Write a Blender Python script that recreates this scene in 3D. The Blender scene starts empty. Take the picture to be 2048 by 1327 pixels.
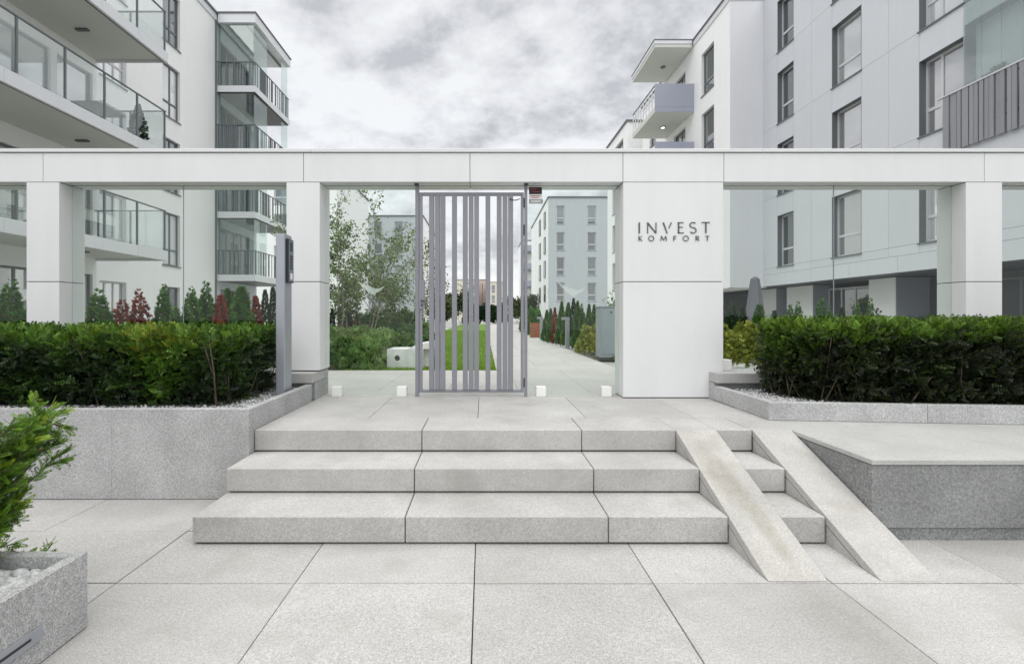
import bpy, bmesh, math, random
import numpy as np
from mathutils import Vector, Matrix, noise

random.seed(7)
rng = np.random.default_rng(7)
S = bpy.context.scene
COL = S.collection
R = math.radians

# ------------------------------------------------------------------ camera
CAMZ = 1.346
cam_d = bpy.data.cameras.new('camera')
cam = bpy.data.objects.new('camera', cam_d); COL.objects.link(cam)
cam.location = (0, 0, CAMZ); cam.rotation_euler = (R(90), 0, 0)
cam_d.sensor_width = 36; cam_d.sensor_fit = 'HORIZONTAL'
cam_d.lens = 985 / 2048 * 36
cam_d.shift_x = (1024 - 967) / 2048
cam_d.shift_y = -(663.5 - 632) / 2048
cam_d.clip_start = 0.05; cam_d.clip_end = 4000
S.camera = cam

# ------------------------------------------------------------------ world, sun, exposure
SUN_EL, SUN_AZ = R(78), R(205)          # azimuth clockwise from +Y: behind the camera, a little to the left
W = bpy.data.worlds.new('World'); S.world = W; W.use_nodes = True
nt = W.node_tree; nt.nodes.clear()
def N(tree, t, **kw):
    n = tree.nodes.new(t)
    for k, v in kw.items(): setattr(n, k, v)
    return n
wo = N(nt, 'ShaderNodeOutputWorld'); bg = N(nt, 'ShaderNodeBackground'); bg.inputs['Strength'].default_value = 0.1
sky = N(nt, 'ShaderNodeTexSky', sky_type='NISHITA', sun_disc=False, sun_elevation=SUN_EL, sun_rotation=SUN_AZ)
tc = N(nt, 'ShaderNodeTexCoord'); sx = N(nt, 'ShaderNodeSeparateXYZ')
nt.links.new(tc.outputs['Generated'], sx.inputs[0])
def mth(tree, op, a, b=None, clamp=False):
    m = N(tree, 'ShaderNodeMath', operation=op, use_clamp=clamp)
    for i, v in enumerate((a, b)):
        if v is None: continue
        if isinstance(v, (int, float)): m.inputs[i].default_value = v
        else: tree.links.new(v, m.inputs[i])
    return m.outputs[0]
zz = mth(nt, 'ADD', mth(nt, 'MAXIMUM', sx.outputs[2], 0.0), 0.32)
cx = mth(nt, 'DIVIDE', sx.outputs[0], zz); cy = mth(nt, 'DIVIDE', sx.outputs[1], zz)
cb = N(nt, 'ShaderNodeCombineXYZ')
nt.links.new(cx, cb.inputs[0]); nt.links.new(cy, cb.inputs[1]); cb.inputs[2].default_value = 3.7
n1 = N(nt, 'ShaderNodeTexNoise'); n1.inputs['Scale'].default_value = 1.9; n1.inputs['Detail'].default_value = 6; n1.inputs['Roughness'].default_value = 0.52; n1.inputs['Distortion'].default_value = 0.35
n2 = N(nt, 'ShaderNodeTexNoise'); n2.inputs['Scale'].default_value = 6.8; n2.inputs['Detail'].default_value = 7; n2.inputs['Roughness'].default_value = 0.63
nt.links.new(cb.outputs[0], n1.inputs['Vector']); nt.links.new(cb.outputs[0], n2.inputs['Vector'])
cm = mth(nt, 'ADD', mth(nt, 'MULTIPLY', n1.outputs['Fac'], 0.56), mth(nt, 'MULTIPLY', n2.outputs['Fac'], 0.44))
cr = N(nt, 'ShaderNodeValToRGB')
cr.color_ramp.elements[0].position = 0.415; cr.color_ramp.elements[0].color = (0.49, 0.497, 0.513, 1)
cr.color_ramp.elements[1].position = 0.565; cr.color_ramp.elements[1].color = (0.82, 0.828, 0.838, 1)
e = cr.color_ramp.elements.new(0.49); e.color = (0.69, 0.695, 0.708, 1)
nt.links.new(cm, cr.inputs[0])
hz = N(nt, 'ShaderNodeMapRange'); hz.inputs['From Min'].default_value = 0.0; hz.inputs['From Max'].default_value = 0.13
hz.inputs['To Min'].default_value = 0.85; hz.inputs['To Max'].default_value = 0.0
nt.links.new(sx.outputs[2], hz.inputs['Value'])
mh = N(nt, 'ShaderNodeMix', data_type='RGBA'); mh.inputs['B'].default_value = (0.95, 0.955, 0.95, 1)
nt.links.new(hz.outputs[0], mh.inputs['Factor']); nt.links.new(cr.outputs[0], mh.inputs['A'])
sc_ = N(nt, 'ShaderNodeVectorMath', operation='SCALE'); sc_.inputs['Scale'].default_value = 5.6
nt.links.new(mh.outputs['Result'], sc_.inputs[0])
mw = N(nt, 'ShaderNodeMix', data_type='RGBA'); mw.inputs['Factor'].default_value = 0.93
nt.links.new(sky.outputs[0], mw.inputs['A']); nt.links.new(sc_.outputs[0], mw.inputs['B'])
nt.links.new(mw.outputs['Result'], bg.inputs['Color']); nt.links.new(bg.outputs[0], wo.inputs[0])

sl = bpy.data.lights.new('sun', 'SUN'); sl.energy = 1.5; sl.angle = R(105); sl.color = (1, 0.975, 0.94)
so = bpy.data.objects.new('sun', sl); COL.objects.link(so)
sd = Vector((math.sin(SUN_AZ) * math.cos(SUN_EL), math.cos(SUN_AZ) * math.cos(SUN_EL), math.sin(SUN_EL)))
so.rotation_euler = sd.to_track_quat('Z', 'Y').to_euler(); so.location = sd * 60

S.view_settings.view_transform = 'Standard'; S.view_settings.look = 'None'
S.view_settings.gamma = 1; S.view_settings.use_curve_mapping = False
S.view_settings.exposure = 1.05
S.render.engine = 'CYCLES'
S.cycles.max_bounces = 10; S.cycles.diffuse_bounces = 4; S.cycles.glossy_bounces = 4
S.cycles.transparent_max_bounces = 24; S.cycles.use_denoising = True
S.cycles.caustics_reflective = False; S.cycles.caustics_refractive = False

# ------------------------------------------------------------------ materials
def lk(t, a, b): t.links.new(a, b)
def mat(name, col, rough=0.6, var=0.08, vs=2.0, speck=0.0, ss=160, bump=0.0, bs=120, metal=0.0, spec=0.5,
        objvar=0.0, stain=None, streak=0.0):
    m = bpy.data.materials.new(name); m.use_nodes = True
    t = m.node_tree; b = t.nodes['Principled BSDF']
    b.inputs['Roughness'].default_value = rough; b.inputs['Metallic'].default_value = metal
    b.inputs['Specular IOR Level'].default_value = spec
    g = N(t, 'ShaderNodeNewGeometry')
    def noi(scale, det=5, rough_=0.55, vec=None):
        n = N(t, 'ShaderNodeTexNoise'); n.inputs['Scale'].default_value = scale
        n.inputs['Detail'].default_value = det; n.inputs['Roughness'].default_value = rough_
        lk(t, vec or g.outputs['Position'], n.inputs['Vector']); return n.outputs['Fac']
    def rng_(v, a, b_, lo, hi):
        r = N(t, 'ShaderNodeMapRange'); lk(t, v, r.inputs['Value'])
        for k, x in zip(('From Min', 'From Max', 'To Min', 'To Max'), (a, b_, lo, hi)): r.inputs[k].default_value = x
        return r.outputs[0]
    f = rng_(noi(vs), 0.3, 0.7, 1 - var, 1 + var)
    if speck:
        f = mth(t, 'MULTIPLY', f, rng_(noi(ss, 2, 0.6), 0.36, 0.64, 1 - speck, 1 + speck))
        f = mth(t, 'MULTIPLY', f, rng_(noi(ss * 0.33, 3, 0.6), 0.34, 0.66, 1 - speck * 0.45, 1 + speck * 0.45))
    if streak:
        mp = N(t, 'ShaderNodeMapping'); mp.inputs['Scale'].default_value = (3.0, 3.0, 0.35)
        lk(t, g.outputs['Position'], mp.inputs['Vector'])
        f = mth(t, 'MULTIPLY', f, rng_(noi(1.6, 5, 0.6, mp.outputs[0]), 0.42, 0.72, 1 + streak * 0.3, 1 - streak))
    if objvar:
        oi = N(t, 'ShaderNodeObjectInfo')
        f = mth(t, 'MULTIPLY', f, rng_(oi.outputs['Random'], 0, 1, 1 - objvar, 1 + objvar))
    vm = N(t, 'ShaderNodeVectorMath', operation='SCALE'); vm.inputs[0].default_value = col
    lk(t, f, vm.inputs['Scale']); out = vm.outputs[0]
    if stain:
        sm = N(t, 'ShaderNodeMix', data_type='RGBA'); sm.inputs['B'].default_value = (*stain, 1)
        lk(t, rng_(noi(3.1, 6, 0.62), 0.50, 0.80, 0.0, 0.75), sm.inputs['Factor']); lk(t, out, sm.inputs['A'])
        out = sm.outputs['Result']
    lk(t, out, b.inputs['Base Color'])
    if bump:
        bp = N(t, 'ShaderNodeBump'); bp.inputs['Strength'].default_value = bump; bp.inputs['Distance'].default_value = 0.004
        lk(t, noi(bs, 4, 0.6), bp.inputs['Height']); lk(t, bp.outputs[0], b.inputs['Normal'])
    return m

def glass_mat(name, tint, refl=0.07, edge=None, rough=0.0):
    m = bpy.data.materials.new(name); m.use_nodes = True; t = m.node_tree; t.nodes.clear()
    o = N(t, 'ShaderNodeOutputMaterial'); tr = N(t, 'ShaderNodeBsdfTransparent'); gl = N(t, 'ShaderNodeBsdfGlossy')
    tr.inputs[0].default_value = (*tint, 1); gl.inputs['Roughness'].default_value = rough
    gl.inputs['Color'].default_value = (0.93, 0.97, 0.95, 1)
    g = N(t, 'ShaderNodeNewGeometry'); dp = N(t, 'ShaderNodeVectorMath', operation='DOT_PRODUCT')
    lk(t, g.outputs['Normal'], dp.inputs[0]); lk(t, g.outputs['Incoming'], dp.inputs[1])
    ic_ = mth(t, 'SUBTRACT', 1.0, mth(t, 'ABSOLUTE', dp.outputs['Value']), clamp=True)
    f = mth(t, 'ADD', mth(t, 'MULTIPLY', mth(t, 'POWER', ic_, 5.0), 1 - refl), refl, clamp=True)   # Schlick, same from both sides
    mx = N(t, 'ShaderNodeMixShader'); lk(t, f, mx.inputs[0]); lk(t, tr.outputs[0], mx.inputs[1]); lk(t, gl.outputs[0], mx.inputs[2])
    lk(t, mx.outputs[0], o.inputs[0]); return m

def pane_mat(name, base, refl=0.3):
    m = bpy.data.materials.new(name); m.use_nodes = True; t = m.node_tree; t.nodes.clear()
    o = N(t, 'ShaderNodeOutputMaterial'); df = N(t, 'ShaderNodeBsdfDiffuse'); gl = N(t, 'ShaderNodeBsdfGlossy')
    oi = N(t, 'ShaderNodeObjectInfo'); vm = N(t, 'ShaderNodeVectorMath', operation='SCALE'); vm.inputs[0].default_value = base
    r = N(t, 'ShaderNodeMapRange'); r.inputs['To Min'].default_value = 0.5; r.inputs['To Max'].default_value = 1.9
    lk(t, oi.outputs['Random'], r.inputs['Value']); lk(t, r.outputs[0], vm.inputs['Scale']); lk(t, vm.outputs[0], df.inputs[0])
    gl.inputs['Roughness'].default_value = 0.02
    fr = N(t, 'ShaderNodeFresnel'); fr.inputs['IOR'].default_value = 1.6
    f = mth(t, 'ADD', mth(t, 'MULTIPLY', fr.outputs[0], 1.0), refl - 0.05, clamp=True)
    mx = N(t, 'ShaderNodeMixShader'); lk(t, f, mx.inputs[0]); lk(t, df.outputs[0], mx.inputs[1]); lk(t, gl.outputs[0], mx.inputs[2])
    lk(t, mx.outputs[0], o.inputs[0]); return m

def leaf_mat(name, old, new, extra=None, rough=0.55, spread=(0.6, 1.4), spec=0.3):
    """old foliage to new growth by the leaf's own 'tint'; small spread by 'rnd'"""
    m = bpy.data.materials.new(name); m.use_nodes = True; t = m.node_tree; b = t.nodes['Principled BSDF']
    b.inputs['Roughness'].default_value = rough; b.inputs['Specular IOR Level'].default_value = spec
    a = N(t, 'ShaderNodeAttribute', attribute_name='tint'); r = N(t, 'ShaderNodeAttribute', attribute_name='rnd')
    rp = N(t, 'ShaderNodeValToRGB'); rp.color_ramp.elements[0].color = (*old, 1); rp.color_ramp.elements[1].color = (*new, 1)
    if extra:
        rp.color_ramp.elements[1].position = 0.7
        e_ = rp.color_ramp.elements.new(1.0); e_.color = (*extra, 1)
    lk(t, a.outputs['Fac'], rp.inputs[0])
    mr = N(t, 'ShaderNodeMapRange'); mr.inputs['To Min'].default_value = spread[0]; mr.inputs['To Max'].default_value = spread[1]
    lk(t, r.outputs['Fac'], mr.inputs['Value'])
    vm = N(t, 'ShaderNodeVectorMath', operation='SCALE'); lk(t, rp.outputs[0], vm.inputs[0]); lk(t, mr.outputs[0], vm.inputs['Scale'])
    lk(t, vm.outputs[0], b.inputs['Base Color'])
    tl = N(t, 'ShaderNodeBsdfTranslucent'); lk(t, vm.outputs[0], tl.inputs[0])
    mx = N(t, 'ShaderNodeMixShader'); mx.inputs[0].default_value = 0.22
    lk(t, b.outputs[0], mx.inputs[1]); lk(t, tl.outputs[0], mx.inputs[2])
    lk(t, mx.outputs[0], t.nodes['Material Output'].inputs[0]); return m

PAVE = mat('paving_granite', (0.435, 0.43, 0.417), 0.75, 0.11, 1.6, 0.25, 200, 0.25, 200, objvar=0.065, stain=(0.33, 0.315, 0.29))
STEP = mat('step_granite', (0.455, 0.449, 0.435), 0.7, 0.11, 2.4, 0.21, 210, 0.2, 200, objvar=0.05, stain=(0.34, 0.325, 0.30))
RAMPM = mat('ramp_granite', (0.46, 0.452, 0.43), 0.75, 0.10, 3.0, 0.20, 240, 0.2, 200, stain=(0.34, 0.325, 0.29))
RAMPS = mat('stained_ramp_granite', (0.45, 0.44, 0.415), 0.8, 0.12, 3.0, 0.20, 240, 0.2, 200, stain=(0.32, 0.305, 0.27))
def add_streak(m, xc, yc, rx, ry, col, amt):
    """an algae and dirt streak with a shape of its own"""
    t = m.node_tree; b = t.nodes['Principled BSDF']; src = b.inputs['Base Color'].links[0].from_socket
    g = N(t, 'ShaderNodeNewGeometry'); sp = N(t, 'ShaderNodeSeparateXYZ'); lk(t, g.outputs['Position'], sp.inputs[0])
    n = N(t, 'ShaderNodeTexNoise'); n.inputs['Scale'].default_value = 16; n.inputs['Detail'].default_value = 7; n.inputs['Roughness'].default_value = .65
    lk(t, g.outputs['Position'], n.inputs['Vector'])
    dx = mth(t, 'POWER', mth(t, 'ABSOLUTE', mth(t, 'DIVIDE', mth(t, 'SUBTRACT', sp.outputs[0], xc), rx)), 2.0)
    dy = mth(t, 'POWER', mth(t, 'ABSOLUTE', mth(t, 'DIVIDE', mth(t, 'SUBTRACT', sp.outputs[1], yc), ry)), 2.0)
    k = mth(t, 'MULTIPLY', mth(t, 'MAXIMUM', mth(t, 'SUBTRACT', 1.0, mth(t, 'ADD', dx, dy)), 0.0), mth(t, 'MULTIPLY', n.outputs['Fac'], amt), clamp=True)
    mx = N(t, 'ShaderNodeMix', data_type='RGBA'); mx.inputs['B'].default_value = (*col, 1); lk(t, k, mx.inputs['Factor']); lk(t, src, mx.inputs['A'])
    lk(t, mx.outputs['Result'], b.inputs['Base Color'])
add_streak(RAMPS, 1.62, 2.95, .065, .50, (.22, .20, .13), .72)
add_streak(RAMPS, 1.55, 3.25, .10, .35, (.24, .215, .17), .9)
add_streak(PAVE, 1.62, 2.15, .22, .40, (.25, .235, .20), .7)
GREY = mat('grey_granite', (0.425, 0.43, 0.428), 0.7, 0.14, 2.6, 0.36, 190, 0.2, 200, objvar=0.04, streak=0.10)
DARKG = mat('dark_granite', (0.235, 0.242, 0.24), 0.6, 0.18, 2.0, 0.50, 210, 0.2, 140, objvar=0.02)
TOPG = mat('pale_granite_top', (0.46, 0.465, 0.45), 0.65, 0.08, 1.3, 0.16, 200, 0.15, 170, stain=(0.36, 0.36, 0.35))
FORE = mat('forecourt_concrete', (0.47, 0.465, 0.44), 0.8, 0.06, 1.5, 0.10, 120, 0.15)
WHITE = mat('white_panel', (0.765, 0.772, 0.78), 0.38, 0.02, 1.5, 0.0, objvar=0.018, streak=0.035)
JOINT = mat('dark_joint', (0.07, 0.07, 0.07), 0.8)
CAPM = mat('white_metal_cap', (0.72, 0.73, 0.74), 0.3, 0.01, 3)
STEEL = mat('lavender_grey_steel', (0.24, 0.248, 0.278), 0.42, 0.04, 5, metal=0.0)
STEELD = mat('dark_steel', (0.06, 0.06, 0.065), 0.45, 0.05)
ALU = mat('brushed_aluminium', (0.40, 0.42, 0.46), 0.38, 0.04, 4, metal=0.55, streak=0.06)
BLACK = mat('black_plastic', (0.02, 0.02, 0.025), 0.35)
LETTER = mat('letter_metal', (0.12, 0.125, 0.13), 0.35, 0.05, 6, metal=0.5)
CLAMP = mat('white_clamp', (0.85, 0.85, 0.83), 0.4, 0.01)
SOIL = mat('soil', (0.05, 0.042, 0.035), 0.95, 0.3, 6)
GPALE = mat('pale_garden_ground', (0.42, 0.42, 0.40), 0.9, 0.12, 0.8)  # ground tone made pale to bounce light up onto the facades
GROUND = mat('far_ground', (0.30, 0.30, 0.28), 0.9, 0.15, 0.3)
STUCCO = mat('white_stucco', (0.88, 0.883, 0.885), 0.8, 0.015, 0.5, 0.03, 90, 0.1, 200, streak=0.02)
FARG = mat('blue_grey_render', (0.47, 0.50, 0.525), 0.8, 0.015, 0.4, 0.02, 60, streak=0.03)
STUCCOG = mat('pale_grey_render', (0.62, 0.65, 0.68), 0.8, 0.015, 0.4, 0.02, 60, streak=0.03)
PANELG = mat('grey_facade_panel', (0.61, 0.628, 0.662), 0.5, 0.015, 0.6, objvar=0.02, streak=0.02)
PANELL = mat('light_facade_panel', (0.68, 0.69, 0.72), 0.5, 0.012, 0.6, streak=0.02)
FRAMEW = mat('pale_window_frame', (0.62, 0.62, 0.65), 0.45, 0.01)
FRAMEG = mat('grey_window_frame', (0.15, 0.165, 0.175), 0.45, 0.02)
FASCIA = mat('pale_fascia_panel', (0.70, 0.715, 0.74), 0.4, 0.012, 1.5, objvar=0.015)
SOFFIT = mat('soffit_render', (0.62, 0.63, 0.59), 0.85, 0.02, 1)
ROOFM = mat('roof_metal', (0.12, 0.125, 0.13), 0.5)
BLUEP = mat('blue_grey_parapet', (0.34, 0.36, 0.44), 0.35, 0.03, 1.2)
SLATG = mat('grey_slat_metal', (0.27, 0.275, 0.30), 0.5, 0.04, 2, objvar=0.06)
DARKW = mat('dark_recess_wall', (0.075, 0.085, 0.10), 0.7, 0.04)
GLASS = glass_mat('clear_glass', (0.962, 0.988, 0.972), 0.016)
GLASSG = glass_mat('green_glass', (0.86, 0.91, 0.90), 0.12)
LOGG = glass_mat('loggia_glass', (0.93, 0.975, 0.96), 0.24)
RAILG = glass_mat('railing_glass', (0.95, 0.968, 0.963), 0.13)
PANE = pane_mat('window_pane', (0.055, 0.07, 0.075), 0.33)
PANEB = pane_mat('bright_window_pane', (0.50, 0.52, 0.525), 0.52)  # pale base colour stands in for bright sky reflected in the panes
PANED = pane_mat('dark_window_pane', (0.03, 0.037, 0.042), 0.10)
BENCHM = mat('cast_concrete', (0.72, 0.73, 0.72), 0.8, 0.14, 6, 0.06, 90, 0.3, 60)
WOOD = mat('red_brown_wood', (0.30, 0.10, 0.045), 0.55, 0.15, 6, objvar=0.1)
TRUNK = mat('bark', (0.10, 0.075, 0.055), 0.9, 0.3, 12)
TWIG = mat('pale_twig', (0.20, 0.165, 0.125), 0.85, 0.25, 20)
PEB = mat('pale_pebble', (0.53, 0.54, 0.535), 0.75, 0.3, 30, 0.15, 200)
GRAVB = mat('gravel_bed', (0.30, 0.30, 0.295), 0.9, 0.3, 60, 0.3, 120)
CANVAS = mat('grey_canvas', (0.14, 0.145, 0.17), 0.85, 0.05)
LAWN = mat('lawn_soil', (0.115, 0.215, 0.028), 0.95, 0.2, 3)
PINK = mat('pink_render', (0.62, 0.50, 0.46), 0.9, 0.03, 0.3)
CREAM = mat('cream_render', (0.68, 0.64, 0.54), 0.9, 0.03, 0.3)
CABM = mat('slate_grey_cabinet', (0.27, 0.31, 0.33), 0.5, 0.03)
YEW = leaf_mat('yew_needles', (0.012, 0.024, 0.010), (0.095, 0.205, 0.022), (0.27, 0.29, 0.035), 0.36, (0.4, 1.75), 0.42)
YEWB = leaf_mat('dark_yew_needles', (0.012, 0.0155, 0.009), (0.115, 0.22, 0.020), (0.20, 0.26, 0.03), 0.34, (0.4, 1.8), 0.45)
YEWN = leaf_mat('yew_needles_fresh', (0.020, 0.062, 0.010), (0.15, 0.30, 0.025), (0.36, 0.47, 0.04), 0.45)
THUJA = leaf_mat('thuja_green', (0.024, 0.095, 0.018), (0.11, 0.28, 0.040), (0.20, 0.16, 0.05))
THUJAD = leaf_mat('thuja_dark', (0.012, 0.034, 0.014), (0.035, 0.085, 0.028))
REDM = leaf_mat('red_foliage', (0.18, 0.022, 0.022), (0.38, 0.065, 0.042), (0.30, 0.14, 0.07))
LEAF = leaf_mat('light_leaf', (0.075, 0.125, 0.045), (0.27, 0.35, 0.13), (0.36, 0.36, 0.11))
BUSH = leaf_mat('bush_leaf', (0.070, 0.135, 0.048), (0.21, 0.33, 0.11), (0.27, 0.25, 0.06))
BUSHY = leaf_mat('yellow_bush_leaf', (0.13, 0.17, 0.03), (0.35, 0.37, 0.06), (0.42, 0.36, 0.08))
GRASSM = leaf_mat('grass_blade', (0.095, 0.20, 0.018), (0.24, 0.40, 0.035), (0.28, 0.33, 0.05))
FARLEAF = leaf_mat('far_leaf', (0.030, 0.055, 0.020), (0.10, 0.13, 0.045), (0.16, 0.12, 0.05))
LAMPON = bpy.data.materials.new('lit_lamp'); LAMPON.use_nodes = True
_b = LAMPON.node_tree.nodes['Principled BSDF']; _b.inputs['Emission Color'].default_value = (1, 0.95, 0.85, 1); _b.inputs['Emission Strength'].default_value = 1.5
def film_mat():
    m = bpy.data.materials.new('frosted_film'); m.use_nodes = True; t = m.node_tree; t.nodes.clear()
    o = N(t, 'ShaderNodeOutputMaterial'); tr = N(t, 'ShaderNodeBsdfTransparent'); d = N(t, 'ShaderNodeBsdfDiffuse')
    d.inputs[0].default_value = (0.82, 0.84, 0.83, 1); mx = N(t, 'ShaderNodeMixShader'); mx.inputs[0].default_value = 0.36
    lk(t, tr.outputs[0], mx.inputs[1]); lk(t, d.outputs[0], mx.inputs[2]); lk(t, mx.outputs[0], o.inputs[0]); return m
FILM = film_mat()

# ------------------------------------------------------------------ object helpers
ORG = {}
def props(o, label=None, cat=None, group=None, kind=None):
    if label: o['label'] = label
    if cat: o['category'] = cat
    if group: o['group'] = group
    if kind: o['kind'] = kind
    return o
def thing(name, label, cat, loc, group=None):
    o = bpy.data.objects.new(name, None); COL.objects.link(o); o.location = loc; o.empty_display_size = 0.1
    ORG[o] = Vector(loc); return props(o, label, cat, group)
def link(name, me, parent=None):
    o = bpy.data.objects.new(name, me); COL.objects.link(o)
    if parent is not None: o.parent = parent; ORG[o] = ORG[parent]
    else: ORG[o] = Vector((0, 0, 0))
    return o
class MB:
    def __init__(s): s.v = []; s.f = []
    def hexa(s, c):
        b = len(s.v); s.v += [tuple(p) for p in c]
        s.f += [(b, b+3, b+2, b+1), (b+4, b+5, b+6, b+7), (b, b+1, b+5, b+4), (b+1, b+2, b+6, b+5), (b+2, b+3, b+7, b+6), (b+3, b, b+4, b+7)]
        return s
    def box(s, x0, y0, z0, x1, y1, z1):
        return s.hexa([(x0, y0, z0), (x1, y0, z0), (x1, y1, z0), (x0, y1, z0), (x0, y0, z1), (x1, y0, z1), (x1, y1, z1), (x0, y1, z1)])
    def prism(s, poly, z0, z1):
        b = len(s.v); n = len(poly)
        s.v += [(x, y, z0) for x, y in poly] + [(x, y, z1) for x, y in poly]
        s.f += [tuple(range(b + n - 1, b - 1, -1)), tuple(range(b + n, b + 2 * n))]
        s.f += [(b + i, b + (i + 1) % n, b + n + (i + 1) % n, b + n + i) for i in range(n)]
        return s
    def sweep(s, polyA, polyB):
        b = len(s.v); n = len(polyA); s.v += [tuple(p) for p in polyA] + [tuple(p) for p in polyB]
        s.f += [tuple(range(b + n - 1, b - 1, -1)), tuple(range(b + n, b + 2 * n))]
        s.f += [(b + i, b + (i + 1) % n, b + n + (i + 1) % n, b + n + i) for i in range(n)]
        return s
    def quad(s, a, b_, c, d):
        b = len(s.v); s.v += [tuple(a), tuple(b_), tuple(c), tuple(d)]; s.f.append((b, b+1, b+2, b+3)); return s
    def tube(s, p, q, r0, r1=None, n=8):
        r1 = r0 if r1 is None else r1; p, q = Vector(p), Vector(q); d = (q - p).normalized()
        u = d.orthogonal().normalized(); w = d.cross(u)
        A = [p + (u * math.cos(2*math.pi*i/n) + w * math.sin(2*math.pi*i/n)) * r0 for i in range(n)]
        B = [q + (u * math.cos(2*math.pi*i/n) + w * math.sin(2*math.pi*i/n)) * r1 for i in range(n)]
        return s.sweep(A, B)
    def build(s, name, m, parent=None, bevel=0.0, smooth=False, normals=True):
        off = ORG[parent] if parent is not None else Vector((0, 0, 0))
        me = bpy.data.meshes.new(name)
        me.from_pydata([tuple(Vector(p) - off) for p in s.v], [], s.f)
        if bevel or normals:
            bm = bmesh.new(); bm.from_mesh(me)
            bmesh.ops.recalc_face_normals(bm, faces=bm.faces)
            if bevel: bmesh.ops.bevel(bm, geom=list(bm.edges), offset=bevel, segments=1, affect='EDGES', clamp_overlap=True)
            bm.to_mesh(me); bm.free()
        me.materials.append(m)
        if smooth: me.shade_smooth()
        return link(name, me, parent)
def bx(name, m, parent, *c, bevel=0.0): return MB().box(*c).build(name, m, parent, bevel)

# --------- leaf scatter (numpy) ---------
def tpl_yew(n=4, L=1.0, nl=0.34, w=0.085):
    v, f = [], []
    for i in range(n):
        t = 0.12 + 0.8 * i / max(1, n - 1)
        for sgn in (-1, 1):
            a = R(52 - 18 * t) * sgn; b = len(v); l = nl * (1 - 0.35 * t)
            dx, dy = math.sin(a) * l, math.cos(a) * l; px, py = -math.cos(a) * w, math.sin(a) * w
            z = 0.06 * l
            v += [(0, t, 0), (dx*.5 + px, t + dy*.5 + py, z), (dx, t + dy, -z*.5), (dx*.5 - px, t + dy*.5 - py, z)]
            f.append((b, b+1, b+2, b+3))
    b = len(v); v += [(0, t, 0), (-w, t + nl*.4, 0.02), (0, t + nl*.9, 0), (w, t + nl*.4, 0.02)]; f.append((b, b+1, b+2, b+3))
    return np.array(v, float), np.array(f)
def tpl_leaf(w=0.42):
    v = [(0, 0, 0), (-w*.5, .45, .10), (0, 1, -.08), (w*.5, .45, .10)]
    return np.array(v, float), np.array([(0, 1, 2, 3)])
def tpl_fan(n=5, spread=70, w=0.11):
    v, f = [], []
    for i in range(n):
        a = R(-spread/2 + spread * i / (n - 1)); l = 1 - 0.25 * abs(2*i/(n-1) - 1); b = len(v)
        d = (math.sin(a), math.cos(a)); p = (d[1]*w, -d[0]*w); z = 0.05 * (i % 2)
        v += [(0, 0, 0), (d[0]*l*.55 + p[0], d[1]*l*.55 + p[1], z), (d[0]*l, d[1]*l, -z), (d[0]*l*.55 - p[0], d[1]*l*.55 - p[1], z)]
        f.append((b, b+1, b+2, b+3))
    return np.array(v, float), np.array(f)
def tpl_blade():
    return np.array([(-.05, 0, 0), (.05, 0, 0), (.03, .6, .06), (0, 1, .2)], float), np.array([(0, 1, 2, 3)])
def unit(a): return a / np.maximum(1e-9, np.linalg.norm(a, axis=1, keepdims=True))
def scatter(name, m, parent, pts, dirs, sizes, tpl, tint=None, kind='stuff'):
    tv, tf = tpl; n = len(pts); k = len(tv)
    d = unit(np.asarray(dirs, float)); r = unit(np.cross(d, rng.normal(size=(n, 3)))); u = np.cross(r, d)
    V = pts[:, None, :] + sizes[:, None, None] * (tv[None, :, 0:1] * r[:, None, :] + tv[None, :, 1:2] * d[:, None, :] + tv[None, :, 2:3] * u[:, None, :])
    off = ORG[parent] if parent is not None else Vector((0, 0, 0)); V = V.reshape(-1, 3) - np.array(off)
    F = (tf[None] + (np.arange(n) * k)[:, None, None]).reshape(-1, tf.shape[1]); q = F.shape[1]
    me = bpy.data.meshes.new(name); me.vertices.add(len(V)); me.vertices.foreach_set('co', V.astype(np.float32).ravel())
    me.loops.add(F.size); me.loops.foreach_set('vertex_index', F.astype(np.int32).ravel())
    me.polygons.add(len(F)); me.polygons.foreach_set('loop_start', (np.arange(len(F)) * q).astype(np.int32))
    me.update(calc_edges=True)
    for nm, val in (('rnd', rng.random(n)), ('tint', np.zeros(n) if tint is None else tint)):
        a = me.attributes.new(nm, 'FLOAT', 'POINT'); a.data.foreach_set('value', np.repeat(val, k).astype(np.float32))
    me.materials.append(m); o = link(name, me, parent)
    if kind: o['kind'] = kind
    return o
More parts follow.
